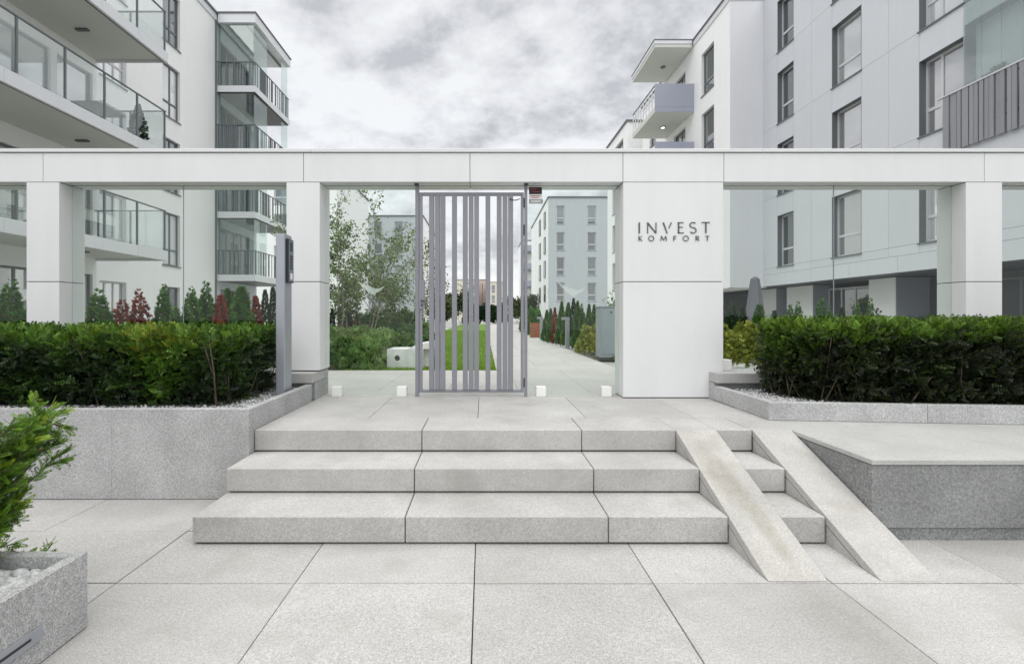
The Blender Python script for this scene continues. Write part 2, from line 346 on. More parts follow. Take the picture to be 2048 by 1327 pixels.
def pebbles(name, pts, sizes, parent=None):
    bm = bmesh.new(); bmesh.ops.create_icosphere(bm, subdivisions=1, radius=1)
    tv = np.array([v.co[:] for v in bm.verts]); tf = np.array([[v.index for v in f.verts] for f in bm.faces]); bm.free()
    n = len(pts); k = len(tv)
    sc = sizes[:, None] * rng.uniform(0.6, 1.25, (n, 3)); sc[:, 2] *= 0.7
    q = rng.uniform(0, 6.28, n); c, s_ = np.cos(q), np.sin(q)
    V = tv[None] * sc[:, None, :] * rng.uniform(0.82, 1.15, (n, k, 1))
    X = V[..., 0] * c[:, None] - V[..., 1] * s_[:, None]; Y = V[..., 0] * s_[:, None] + V[..., 1] * c[:, None]
    V = np.stack([X, Y, V[..., 2]], -1) + pts[:, None, :]
    off = ORG[parent] if parent is not None else Vector((0, 0, 0)); V = V.reshape(-1, 3) - np.array(off)
    F = (tf[None] + (np.arange(n) * k)[:, None, None]).reshape(-1, 3)
    me = bpy.data.meshes.new(name); me.vertices.add(len(V)); me.vertices.foreach_set('co', V.astype(np.float32).ravel())
    me.loops.add(F.size); me.loops.foreach_set('vertex_index', F.astype(np.int32).ravel())
    me.polygons.add(len(F)); me.polygons.foreach_set('loop_start', (np.arange(len(F)) * 3).astype(np.int32))
    me.update(calc_edges=True); me.materials.append(PEB); o = link(name, me, parent); o['kind'] = 'stuff'
    return o
def copy_tree(o, parent=None):
    c = o.copy(); COL.objects.link(c)
    if parent is not None: c.parent = parent
    for ch in list(o.children): copy_tree(ch, c)
    return c
def inpoly(px, py, poly):
    ins = np.zeros(len(px), bool); n = len(poly)
    for i in range(n):
        x0, y0 = poly[i]; x1, y1 = poly[(i+1) % n]
        c = ((y0 > py) != (y1 > py)) & (px < (x1 - x0) * (py - y0) / (y1 - y0 + 1e-12) + x0); ins ^= c
    return ins

# ------------------------------------------------------------------ key dimensions
TZ = 0.492; RH = 0.164
S1, S2, S3, S4 = 2.907, 3.295, 3.700, 4.144
PF, PB, GY = 5.13, 5.46, 5.28           # portal front, back, glass plane
BZ0, BZ1 = 2.744, 3.046
XL, XR = -1.722, 2.02

# ------------------------------------------------------------------ ground and paving
g = bx('ground', GROUND, None, -1500, -40, -0.5, 1500, 3000, -0.07)
props(g, 'level ground far around the whole estate', kind='structure')
g = bx('garden_ground', GPALE, None, -45, 5.32, -0.06, 45, 190, 0.44)
props(g, 'pale garden ground behind the glass entrance wall', kind='structure')

pav = thing('pavement', 'pale granite pavement of large slabs before the steps', None, (0, 2, 0)); pav['kind'] = 'structure'
bx('bedding', JOINT, pav, -9.5, -3.5, -0.065, 9.5, 3.63, -0.03)
jx = [-0.047 + 0.905 * k for k in range(-7, 9)]; jy = [2.487 + 0.603 * k for k in range(-9, 3)]
proto = None
for i in range(len(jx) - 1):
    for j in range(len(jy) - 1):
        x0, y0 = jx[i], jy[j]
        if proto is None:
            me = MB().box(0.0025, 0.0035, -0.04, 0.9025, 0.5995, 0).build('paving_slab', PAVE, None, 0.0022).data
            bpy.data.objects.remove(bpy.data.objects['paving_slab']); proto = me
        o = bpy.data.objects.new('paving_slab', proto); COL.objects.link(o); o.parent = pav
        o.location = (x0, y0 - 2, random.uniform(-0.0015, 0.0015)); o.rotation_euler = (random.uniform(-.0008, .0008), random.uniform(-.0008, .0008), 0)

# ------------------------------------------------------------------ steps
st = thing('stone_steps', 'three broad pale granite steps climbing to the gate', 'steps', (0, 2.9, 0))
bxs = [XL, -0.463, 0.738, XR]
for k, (y0, y1) in enumerate(((S1, S2 + 0.03), (S2, S3 + 0.03), (S3, S4 - 0.002))):
    for i in range(3):
        a, b = bxs[i] + 0.003, bxs[i + 1] - 0.003
        if i == 2:   # the last blocks stop either side of the inner ramp
            bx('step_block', STEP, st, a, y0, k * RH + 0.011, 1.444, y1, (k + 1) * RH, bevel=0.004)
            bx('step_block', STEP, st, 1.753, y0, k * RH + 0.011, b, y1, (k + 1) * RH, bevel=0.004)
            if k == 2: bx('step_block', STEP, st, 1.447, y0 + 0.012, k * RH + 0.011, 1.750, y1, (k + 1) * RH, bevel=0.004)
        else:
            bx('step_block', STEP, st, a, y0, k * RH + 0.011, b, y1, (k + 1) * RH, bevel=0.004)
MB().box(XL + 0.02, S1 + 0.02, -0.02, XR - 0.02, S2 + .1, 0.150).box(XL + 0.02, S2 + 0.02, 0.10, XR - 0.02, S3 + .1, 0.315).box(XL + 0.02, S3 + 0.02, 0.28, XR - 0.02, 5.2, 0.44).build('core', JOINT, st)

# ramps
def ramp(x0, x1, label, rm):
    t = thing('pram_ramp', label, 'ramp', ((x0 + x1) / 2, 2.5, 0), 'narrow stone ramps laid over the steps')
    yb, yt = 2.497, S3 + 0.010
    th = 0.052
    MB().sweep([(x0, yb, 0.001), (x0, yt, TZ + 0.001), (x0, yt, TZ - th), (x0, yb + th * 2.45, 0.001)],
               [(x1, yb, 0.001), (x1, yt, TZ + 0.001), (x1, yt, TZ - th), (x1, yb + th * 2.45, 0.001)]).build('ramp_slab', rm, t, 0.003)
    th2 = th + 0.006
    MB().sweep([(x0 + .004, yb + th2 * 2.6, 0.001), (x0 + .004, yt, TZ - th2 - 0.002), (x0 + .004, yt, 0.001)],
               [(x1 - .004, yb + th2 * 2.6, 0.001), (x1 - .004, yt, TZ - th2 - 0.002), (x1 - .004, yt, 0.001)]).build('ramp_base', STEP, t)
    return t
ramp(1.446, 1.751, 'inner narrow stone ramp with a brown-green stain crossing the steps', RAMPS)
ramp(2.022, 2.316, 'outer clean narrow stone ramp against the dark granite platform', RAMPM)

# terrace slabs
ter = thing('terrace', 'pale granite terrace between the steps and the gate', None, (0, 4.6, TZ)); ter['kind'] = 'structure'
bx('bedding', JOINT, ter, XL + 0.01, S4 - 0.05, 0.40, 2.36, 5.33, TZ - 0.03)
tx = [XL, -0.963, -0.047, 0.862, 1.77, 2.343]
for i in range(len(tx) - 1):
    bx('paving_slab', STEP, ter, tx[i] + 0.002, S4 + 0.002, TZ - 0.05, tx[i + 1] - 0.002, 5.215, TZ, bevel=0.002)
bx('threshold_slab', FORE, ter, XL, 5.219, TZ - 0.05, 2.343, 5.50, TZ + 0.001)
bx('corner_slab', STEP, ter, XR + 0.002, S3 + 0.014, TZ - 0.05, 2.316, S4 - 0.002, TZ, bevel=0.002)

# platform right of the ramps
pl = thing('granite_platform', 'dark granite platform with a pale top slab right of the ramps', 'platform', (4, 3.4, 0))
bx('base', DARKG, pl, 2.335, 2.965, -0.02, 7.6, 4.6, 0.076)
for a, b in ((2.326, 4.95), (4.955, 7.6)):
    bx('wall_panel', DARKG, pl, a, 2.948, 0.080, b, 4.6, 0.455, bevel=0.002)
bx('top_slab', TOPG, pl, 2.318, 2.935, 0.459, 4.95, 4.6, TZ - 0.0005, bevel=0.004)
bx('top_slab', TOPG, pl, 4.954, 2.935, 0.459, 7.6, 4.6, TZ - 0.0005, bevel=0.004)

# right planter kerb
kf = lambda x: 4.044 - 0.09 * (x - 2.345)
kr = thing('kerb_planter', 'low grey granite kerb planter holding the right hedge', 'planter', (3.5, 4.2, TZ))
def strip(x0, x1, w=0.062, z1=0.640):
    return MB().prism([(x0, kf(x0)), (x1, kf(x1)), (x1, kf(x1) + w), (x0, kf(x0) + w)], TZ + 0.001, z1)
for a, b in ((2.345, 3.55), (3.553, 4.9), (4.903, 6.6)):
    strip(a, b).build('kerb_stone', GREY, kr, 0.003)
for a, b in ((4.11, 4.70), (4.703, 5.128)):
    bx('kerb_stone', GREY, kr, 2.345, a, TZ + 0.001, 2.407, b, 0.640, bevel=0.003)
MB().prism([(2.409, kf(2.409) + .064), (6.6, kf(6.6) + .064), (6.6, 4.953), (2.409, 4.953)], TZ + 0.002, 0.60).build('soil_bed', GRAVB, kr)

# left planter
lp = thing('stone_planter', 'grey granite planter wall holding the left hedge beside the steps', 'planter', (-3, 4, 0))
for a, b in ((-7.2, -4.5505), (-4.55, -2.7345), (-2.734, -1.725)):
    bx('wall_slab', GREY, lp, a, 3.622, 0.004, b, 3.684, 0.662, bevel=0.0015)
for a, b in ((3.686, 4.955),):
    bx('kerb_stone', GREY, lp, -1.785, a, 0.0, -1.725, b, 0.662, bevel=0.003)
bx('soil_bed', GRAVB, lp, -7.2, 3.686, 0.0, -1.787, 4.953, 0.615)

# low walls under the glass
def lowwall(x0, x1, label, endx):
    t = thing('low_wall', label, 'wall', ((x0 + x1) / 2, 5.2, 0.4))
    bx('wall_body', GREY, t, x0, 5.03, 0.43, x1, 5.46, 0.668)
    n = max(1, round((x1 - x0) / 1.8))
    for i in range(n):
        a = x0 + (x1 - x0) * i / n; b = x0 + (x1 - x0) * (i + 1) / n
        bx('coping_stone', TOPG, t, a + 0.001, 4.955, 0.672, b - 0.001, 5.462, 0.770, bevel=0.003)
    return t
lowwall(-7.2, -1.72, 'low stone wall with pale coping under the left glass', -1.72)
lowwall(2.347, 7.6, 'low stone wall with pale coping under the right glass', 2.347)

# ------------------------------------------------------------------ portal
po = thing('entrance_portal', 'white panelled entrance portal with long beam, pillars and glass', 'portal', (0, 5.3, TZ))
def pillar(x0, x1, zb, splits):
    core = bx('pillar', JOINT, po, x0 + .012, PF + .012, zb + 0.004, x1 - .012, PB - .012, BZ0)
    ym = (PF + PB) / 2
    for (za, zc) in splits:
        for nm, c in (('f', (x0, PF, za, x1, PF + .011, zc)), ('b', (x0, PB - .011, za, x1, PB, zc)),
                      ('l', (x0, PF + .0115, za, x0 + .011, ym - .002, zc)), ('l2', (x0, ym + .002, za, x0 + .011, PB - .0115, zc)),
                      ('r', (x1 - .011, PF + .0115, za, x1, ym - .002, zc)), ('r2', (x1 - .011, ym + .002, za, x1, PB - .0115, zc))):
            bx('cladding_panel', WHITE, core, *c, bevel=0.0012)
    return core
jz = 1.705
for x0, x1, zb in ((-4.76, -4.42, .772), (-2.052, -1.706, .772), (1.456, 2.497, TZ + .001), (5.026, 5.402, .772)):
    pillar(x0, x1, zb, ((zb + 0.010, jz - 0.004), (jz + 0.004, BZ0 - 0.006)))
beam = bx('beam', JOINT, po, -7.4, PF + .012, BZ0 + .012, 7.9, PB - .012, BZ1)
sm = [-7.4, -4.588, -1.875, -0.141, 1.453, 2.505, 5.218, 7.9]
for a, b in zip(sm[:-1], sm[1:]):
    bx('cladding_panel', WHITE, beam, a + .003, PF, BZ0, b - .003, PF + .011, BZ1 - .002, bevel=0.0012)
    bx('cladding_panel', WHITE, beam, a + .003, PB - .011, BZ0, b - .003, PB, BZ1 - .002, bevel=0.0012)
    ym = (PF + PB) / 2
    bx('soffit_panel', WHITE, beam, a + .003, PF + .0115, BZ0, b - .003, GY - .012, BZ0 + .011)
    bx('soffit_panel', WHITE, beam, a + .003, GY + .024, BZ0, b - .003, PB - .0115, BZ0 + .011)
for a, b in ((-7.4, -1.8), (-1.798, 2.9), (2.902, 7.9)):
    bx('cap_flashing', CAPM, beam, a, PF - .018, BZ1 + .004, b, PB + .018, BZ1 + .040, bevel=0.003)
# glass
for x0, x1, z0 in ((-7.2, -4.765, .775), (-4.412, -3.222, .775), (-3.217, -2.058, .775), (-1.698, -0.742, TZ + .012), (0.478, 1.450, TZ + .012),
                   (2.503, 3.755, .775), (3.760, 5.020, .775), (5.408, 7.4, .775)):
    bx('glass_pane', GLASS, po, x0, GY, z0, x1, GY + .012, BZ0 + .004)
for x in (-3.2225, 3.7545):
    bx('joint_seal', ALU, po, x + .001, GY - .001, .776, x + .004, GY + .014, BZ0 - .001)
for x in (-1.613, -0.922, 0.562, 1.257):
    bx('glass_clamp', CLAMP, po, x, 5.225, TZ + .001, x + .103, 5.335, TZ + .104, bevel=0.003)
for x in (2.515, 4.85, -2.2, -4.3):
    bx('glass_clamp', CLAMP, po, x, 5.215, .771, x + .115, 5.335, .885, bevel=0.003)

# lettering
lt = thing('sign_lettering', 'two rows of dark metal capital letters on the widest white pillar', 'sign', (1.95, PF, 2.2))
LS = 2048 / 180; D = PF - 0.008
def LX(x): return ((1260 + x / LS) - 967) / 985 * PF
def LZ(y): return CAMZ + (632 - (420 + y / LS)) / 985 * PF
def stroke(mb, pts, w0, w1=None):
    """pts in crop pixels; a ribbon of width w (crop pixels) extruded off the pillar"""
    w0 *= .78; w1 = w0 if w1 is None else w1 * .78; n = len(pts); L_, R_ = [], []
    for i, (x, y) in enumerate(pts):
        a = pts[max(0, i - 1)]; b = pts[min(n - 1, i + 1)]
        dx, dy = b[0] - a[0], b[1] - a[1]; l = math.hypot(dx, dy); w = (w0 + (w1 - w0) * i / (n - 1)) / 2
        L_.append((x - dy / l * w, y + dx / l * w)); R_.append((x + dy / l * w, y - dx / l * w))
    for i in range(n - 1):
        q = [L_[i], L_[i+1], R_[i+1], R_[i]]
        mb.sweep([(LX(x), PF - .001, LZ(y)) for x, y in q], [(LX(x), D, LZ(y)) for x, y in q])
def arc(cx, cy, rx, ry, a0, a1, n=10): return [(cx + rx * math.cos(R(a0 + (a1 - a0) * i / n)), cy + ry * math.sin(R(a0 + (a1 - a0) * i / n))) for i in range(n + 1)]
def letter(*strokes):
    mb = MB()
    for s_ in strokes: stroke(mb, *s_)
    mb.build('letter', LETTER, lt)
T0, B0 = 285, 530
letter(([(208, T0), (208, B0)], 40))
letter(([(398, T0 + 20), (398, B0)], 26), ([(392, T0), (588, B0 - 4)], 40, 34), ([(588, T0), (588, B0)], 24))
letter(([(752, T0), (842, B0)], 40, 30), ([(938, T0), (878, 415)], 30, 24))
letter(([(1102, T0 - 6), (1102, B0)], 38), ([(1080, T0 + 6), (1215, T0)], 22), ([(1100, 392), (1200, 388)], 20), ([(1090, B0 - 10), (1218, B0 - 10)], 24))
letter((arc(1430, 340, 72, 58, -40, -250, 12) + [(1430, 400)] + arc(1432, 462, 68, 62, -60, 150, 12), 24, 28))
letter(([(1630, 283), (1812, 283)], 24), ([(1722, 285), (1722, 525)], 38))
T1, B1 = 590, 700
letter(([(200, T1), (200, B1)], 22), ([(268, T1), (206, 648)], 14), ([(206, 640), (272, B1)], 20))
letter((arc(480, 645, 60, 56, 0, 360, 18), 18))
letter(([(692, B1), (712, T1)], 16), ([(712, T1), (760, 688)], 22), ([(760, 688), (812, T1)], 14), ([(812, T1), (826, B1)], 20))
letter(([(992, T1), (992, B1)], 22), ([(984, T1 + 6), (1056, T1 + 6)], 15), ([(990, 645), (1044, 645)], 14))
letter((arc(1265, 645, 62, 56, 0, 360, 18), 18))
letter(([(1498, T1), (1498, B1)], 22), ([(1492, T1 + 5)] + arc(1528, 620, 34, 24, -80, 90, 8) + [(1496, 646)], 15), ([(1520, 646), (1572, B1)], 20))
letter(([(1712, T1 + 4), (1800, T1 + 4)], 15), ([(1755, T1), (1755, B1)], 22))

# ------------------------------------------------------------------ gate
ga = thing('metal_gate', 'grey steel gate of uneven vertical slats between glass panes', 'gate', (-0.13, 5.25, TZ))
GX = lambda px: (px - 967) / 985 * 5.25
ZP = lambda py, y=5.25: CAMZ + (632 - py) / 985 * y
for a, b in ((831, 838.2), (1048.8, 1054.5)):
    bx('gate_post', STEEL, ga, GX(a), 5.228, TZ + .001, GX(b), 5.272, BZ0 - .001, bevel=0.002)
for a, b in ((839, 845), (1041.6, 1047.4)):
    bx('stile', STEEL, ga, GX(a), 5.232, ZP(784), GX(b), 5.268, ZP(385.5), bevel=0.002)
bx('top_rail', STEEL, ga, GX(845.2), 5.232, ZP(391.5), GX(1041.4), 5.268, ZP(385.5), bevel=0.002)
bx('bottom_rail', STEEL, ga, GX(845.2), 5.232, ZP(784), GX(1041.4), 5.268, ZP(778.6), bevel=0.002)
me = None
for c in (863.5, 875, 885.8, 909, 930.6, 942.3, 953.2, 975.8, 998.4, 1010, 1021.2):
    if me is None:
        o = MB().box(-.0255, -.030, 0, .0255, .030, ZP(391.5) - ZP(778.6) - .001).build('slat', STEEL, None, 0.002); me = o.data
        bpy.data.objects.remove(o)
    o = bpy.data.objects.new('slat', me); COL.objects.link(o); o.parent = ga
    o.location = Vector((GX(c), 5.25, ZP(778.6) + .0005)) - ORG[ga]
lb = bx('lock_box', STEEL, ga, GX(838.5), 5.222, ZP(618), GX(850), 5.278, ZP(560), bevel=0.002)
MB().tube((GX(844), 5.221, ZP(601)), (GX(844), 5.190, ZP(601)), .009).tube((GX(844), 5.195, ZP(601)), (GX(852), 5.195, ZP(603)), .008).build('handle', STEELD, lb)
MB().tube((GX(844.5), 5.222, ZP(610)), (GX(844.5), 5.216, ZP(610)), .012).build('keyhole', STEELD, lb)
bx('latch_slot', STEELD, ga, GX(837.9), 5.230, ZP(700), GX(839.2), 5.245, ZP(622))
for a, b in ((397, 416), (450, 471), (755, 773)):
    MB().tube((GX(1048.1), 5.226, ZP(a)), (GX(1048.1), 5.226, ZP(b)), .007).build('hinge', STEELD, ga)
for x, d in ((834.5, -1), (1051.6, 1)):
    bx('bracket', STEELD, ga, GX(x) - .022, 5.18, BZ0 - .014, GX(x) + .022, 5.224, BZ0 - .001)
mb = MB()
ps = [(GX(1019 + 4 * i), 5.215, ZP(399 + 3.0 * math.sin(i / 5 * math.pi))) for i in range(6)]
for p, q in zip(ps[:-1], ps[1:]): mb.tube(p, q, .005, n=6)
mb.build('closer_arm', STEELD, ga)

# warning plate on the glass right of the gate
ws = thing('warning_sign', 'small dark and white notice on glass beside the gate top', 'sign', (.63, 5.27, 2.6))
GX2 = lambda px: (px - 967) / 985 * 5.27
bx('plate', mat('notice_dark', (.025, .015, .016), .4), ws, GX2(1058), 5.272, ZP(388, 5.27), GX2(1084), 5.279, ZP(374, 5.27))
bx('plate', CLAMP, ws, GX2(1058), 5.272, ZP(397, 5.27), GX2(1084), 5.279, ZP(388.4, 5.27))
bx('plate', mat('notice_grey', (.36, .37, .38), .5), ws, GX2(1058), 5.272, ZP(407, 5.27), GX2(1086), 5.279, ZP(398, 5.27))
redp = mat('notice_red', (.42, .06, .06), .5)
for k, (a, b, y) in enumerate(((1061, 1072, 377.5), (1064, 1080, 382.5), (1061, 1081, 391), (1063, 1078, 394.2))):
    bx('printed_line', redp if k < 2 else redp, ws, GX2(a), 5.2705, ZP(y + 1.3, 5.27), GX2(b), 5.272, ZP(y, 5.27))
bx('printed_line', CLAMP, ws, GX2(1062), 5.2705, ZP(403.5, 5.27), GX2(1081), 5.272, ZP(401.5, 5.27))

# bird stickers on the panes
def bird(cx, cz, sgn, label):
    pr = [(-.15, .085), (-.07, .045), (-.01, .022), (.05, .0), (.10, .008), (.15, .03), (.10, -.022), (.055, -.045), (.04, -.075), (.015, -.062), (-.035, -.032), (-.09, .015)]
    mb = MB(); n = len(pr)
    A = [(cx + sgn * x, GY + .0125, cz + z) for x, z in pr]; B = [(cx + sgn * x, GY + .0133, cz + z) for x, z in pr]
    mb.sweep(A, B); o = mb.build('bird_sticker', FILM, None); props(o, label, 'sticker', 'white bird stickers on the glass')
bird((742 - 967) / 985 * 5.29, CAMZ + (632 - 577) / 985 * 5.29, 1, 'white flying bird sticker on the pane left of the gate')
bird((1143 - 967) / 985 * 5.29, CAMZ + (632 - 580) / 985 * 5.29, 1, 'white flying bird sticker on the pane right of the gate')

# ------------------------------------------------------------------ intercom column
ic = thing('intercom_column', 'slim grey metal intercom column in the gravel beside the left pillar', 'intercom', (-1.86, 4.58, .615))
CX0, CX1, CY0, CY1 = -1.898, -1.818, 4.50, 4.67
bx('column', ALU, ic, CX0, CY0, .60, CX1, CY1, 2.095, bevel=.004)
bx('top_cap', ALU, ic, CX0 + .004, CY0 + .004, 2.0955, CX1 - .004, CY1 - .004, 2.102)
pn = bx('intercom_panel', mat('navy_panel', (.02, .022, .04), .35), ic, CX1 + .001, 4.53, 1.655, CX1 + .023, 4.655, 2.062, bevel=.004)
fx = CX1 + .0235
bx('face_plate', mat('grey_face_plate', (.20, .22, .26), .35, metal=.3), pn, fx, 4.538, 1.668, fx + .003, 4.647, 2.05, bevel=.001)
bx('camera_window', BLACK, pn, fx + .0031, 4.565, 1.95, fx + .005, 4.62, 2.03)
for r_ in range(5):
    bx('button', BLACK, pn, fx + .0031, 4.568, 1.78 + r_ * .028, fx + .006, 4.617, 1.80 + r_ * .028)
bx('name_card', CLAMP, pn, fx + .0031, 4.568, 1.685, fx + .0045, 4.617, 1.745)

# ------------------------------------------------------------------ foreground planter with yew
fp = thing('stone_planter', 'near corner planter of speckled granite with white pebbles', 'planter', (-2.2, 1.2, 0))
FXR, FYB = -1.717, 2.138
bx('wall_slab', GREY, fp, FXR - .052, -1.2, .003, FXR, FYB, .328, bevel=.003)
bx('wall_slab', GREY, fp, -4.0, FYB - .050, .003, FXR - .053, FYB, .328, bevel=.003)
bx('soil_bed', GRAVB, fp, -4.0, -1.2, .002, FXR - .054, FYB - .052, .255)
lf = bx('light_fitting', ALU, fp, FXR + .0005, .9, .098, FXR + .008, 1.909, .152, bevel=.001)
bx('slot', BLACK, lf, FXR + .0082, 1.0, .121, FXR + .0095, 1.86, .131)
n = 4200
pp = np.column_stack([rng.uniform(-2.75, FXR - .075, n), rng.uniform(1.1, FYB - .07, n), rng.uniform(.256, .276, n)])
pebbles('pebbles', pp, rng.uniform(.012, .034, n), fp)
n = 9000
px_ = rng.uniform(-6.4, -1.80, n); py_ = rng.uniform(3.695, 4.94, n)
k = (py_ < 3.98) | (px_ > -2.35); pp = np.column_stack([px_, py_, rng.uniform(.614, .630, n)])[k]
pebbles('gravel', pp, rng.uniform(.005, .013, len(pp)), lp)
n = 13000
px_ = rng.uniform(2.42, 6.2, n); py_ = rng.uniform(3.7, 4.94, n)
k = (py_ > kf(px_) + .066) & ((py_ < kf(px_) + .32) | (px_ < 2.9)); pp = np.column_stack([px_, py_, rng.uniform(.600, .618, n)])[k]
pebbles('gravel', pp, rng.uniform(.005, .013, len(pp)), kr)

# ------------------------------------------------------------------ hedges
def fnoise(P, s, seed=0.0):
    return np.array([noise.noise(Vector((p[0] * s + seed, p[1] * s - seed, p[2] * s))) for p in P])
def hedge(label, poly, front_n, z0, ztop, n, loc, patches=(), stems=60, lm=None, tuft=.62):
    lm = lm or YEW
    """poly: footprint; first front_n edges are the clipped faces"""
    t = thing('yew_hedge', label, 'hedge', loc)
    P = np.array(poly); lo, hi = P.min(0), P.max(0)
    X = rng.uniform(lo[0] - .08, hi[0] + .08, n * 14); Y = rng.uniform(lo[1] - .1, hi[1] + .1, n * 14)
    Z = rng.uniform(z0, ztop + .05, n * 14)
    pts = np.column_stack([X, Y, Z])
    dist = np.full(len(X), 9.0); nrm = np.zeros((len(X), 3)); mid = np.ones(len(X), bool)
    for i in range(front_n):
        a, b = P[i], P[i + 1]; e_ = b - a; l = np.hypot(*e_); e_ = e_ / l; nn = np.array([e_[1], -e_[0]])
        tt = np.clip((X - a[0]) * e_[0] + (Y - a[1]) * e_[1], 0, l)
        dx, dy = X - a[0] - tt * e_[0], Y - a[1] - tt * e_[1]; d = np.hypot(dx, dy)
        sg = -(dx * nn[0] + dy * nn[1]); d = np.where(sg >= 0, d, -d)
        m_ = np.abs(d) < np.abs(dist); dist = np.where(m_, d, dist); nrm[m_] = (nn[0], nn[1], 0); mid = np.where(m_, (tt > 0) & (tt < l), mid)
    ins = inpoly(X, Y, poly) | ((dist < 0) & (dist > -.04) & mid & (Z > z0 + .12))
    dt = ztop - Z
    nz = np.zeros(len(X)); idx = np.where(ins & ((dist < .34) | (dt < .28)))[0]
    pts, dist, dt, nrm = pts[idx], dist[idx], dt[idx], nrm[idx]
    nz = fnoise(pts, 10.0, 3.1) * .15 + fnoise(pts, 3.2, 9.0) * .07
    d = np.minimum(dist, dt) + nz
    taper = (pts[:, 2] - z0) / (ztop - z0)
    keep = (d > 0) & (rng.random(len(d)) < np.exp(-d / .10)) & (rng.random(len(d)) < np.where(dt + nz < .10, 1, .34 + .30 * taper))
    pts, dist, dt, nrm, nz = pts[keep], dist[keep], dt[keep], nrm[keep], nz[keep]
    if len(pts) > n: 
        s_ = rng.permutation(len(pts))[:n]; pts, dist, dt, nrm, nz = pts[s_], dist[s_], dt[s_], nrm[s_], nz[s_]
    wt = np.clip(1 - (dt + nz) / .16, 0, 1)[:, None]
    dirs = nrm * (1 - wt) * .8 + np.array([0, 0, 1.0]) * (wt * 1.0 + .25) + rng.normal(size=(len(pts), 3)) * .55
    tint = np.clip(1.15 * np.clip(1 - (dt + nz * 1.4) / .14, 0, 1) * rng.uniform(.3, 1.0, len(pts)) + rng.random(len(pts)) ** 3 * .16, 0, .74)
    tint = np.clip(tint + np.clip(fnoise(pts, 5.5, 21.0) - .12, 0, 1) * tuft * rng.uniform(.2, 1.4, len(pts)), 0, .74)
    for (cx_, cy_, cz_, r_, amt) in patches:
        q = np.exp(-((pts[:, 0] - cx_) ** 2 + ((pts[:, 1] - cy_) * .7) ** 2 + (pts[:, 2] - cz_) ** 2) / r_ ** 2)
        tint = np.clip(tint + q * amt * rng.uniform(.3, 1.2, len(pts)), 0, 1)
    scatter('foliage', lm, t, pts, dirs, rng.uniform(.032, .066, len(pts)), tpl_yew(4, nl=.38, w=.085), tint)
    # stems seen between the needles
    mb = MB()
    for i in range(stems):
        k_ = random.randrange(front_n); a, b = P[k_], P[k_ + 1]; u_ = random.random(); e_ = b - a; l = np.hypot(*e_); nn = np.array([e_[1], -e_[0]]) / l
        if random.random() > l / 1.2: continue
        q = a + e_ * u_ - nn * random.uniform(.02, .16)
        h = random.uniform(.25, .6); lean = random.uniform(-.22, .22)
        p0 = Vector((q[0], q[1], z0 - .02)); p1 = p0 + Vector((e_[0] / l * lean, e_[1] / l * lean, h)) + Vector((nn[0], nn[1], 0)) * random.uniform(0, .06)
        pm = (p0 + p1) / 2 + Vector((random.uniform(-.02, .02), random.uniform(-.02, .02), 0))
        mb.tube(p0, pm, .007, .0055, 5).tube(pm, p1, .0055, .003, 5)
    o = mb.build('stems', TRUNK, t); o['kind'] = 'stuff'
    # dense old twigs inside
    cpoly = [(np.array(p) - P.mean(0)) for p in poly]
    inner = np.column_stack([rng.uniform(lo[0], hi[0], n), rng.uniform(lo[1], hi[1], n), rng.uniform(z0, ztop - .06, n)])
    di = np.full(len(inner), 9.0)
    for i in range(front_n):
        a, b = P[i], P[i + 1]; e_ = (b - a) / np.hypot(*(b - a)); tt = np.clip((inner[:, 0] - a[0]) * e_[0] + (inner[:, 1] - a[1]) * e_[1], 0, np.hypot(*(b - a)))
        di = np.minimum(di, np.hypot(inner[:, 0] - a[0] - tt * e_[0], inner[:, 1] - a[1] - tt * e_[1]))
    inner = inner[inpoly(inner[:, 0], inner[:, 1], poly) & (di > .11) & (di < .5)]
    scatter('inner_twigs', lm, t, inner, rng.normal(size=(len(inner), 3)) + [0, 0, .5], rng.uniform(.05, .085, len(inner)), tpl_leaf(.6))
    return t
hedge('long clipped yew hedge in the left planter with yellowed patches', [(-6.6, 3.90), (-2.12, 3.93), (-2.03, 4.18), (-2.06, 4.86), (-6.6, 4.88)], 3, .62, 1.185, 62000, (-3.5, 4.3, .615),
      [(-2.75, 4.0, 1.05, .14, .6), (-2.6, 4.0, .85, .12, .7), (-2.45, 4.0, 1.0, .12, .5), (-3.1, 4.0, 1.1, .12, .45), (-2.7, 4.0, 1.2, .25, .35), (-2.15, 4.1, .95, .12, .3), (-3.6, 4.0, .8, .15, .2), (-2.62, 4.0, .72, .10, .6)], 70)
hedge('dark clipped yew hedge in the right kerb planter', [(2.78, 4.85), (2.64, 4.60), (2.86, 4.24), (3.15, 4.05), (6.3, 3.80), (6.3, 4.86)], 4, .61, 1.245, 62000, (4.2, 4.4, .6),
      [(2.70, 4.5, 1.1, .16, .45)], 90, YEWB, .22)

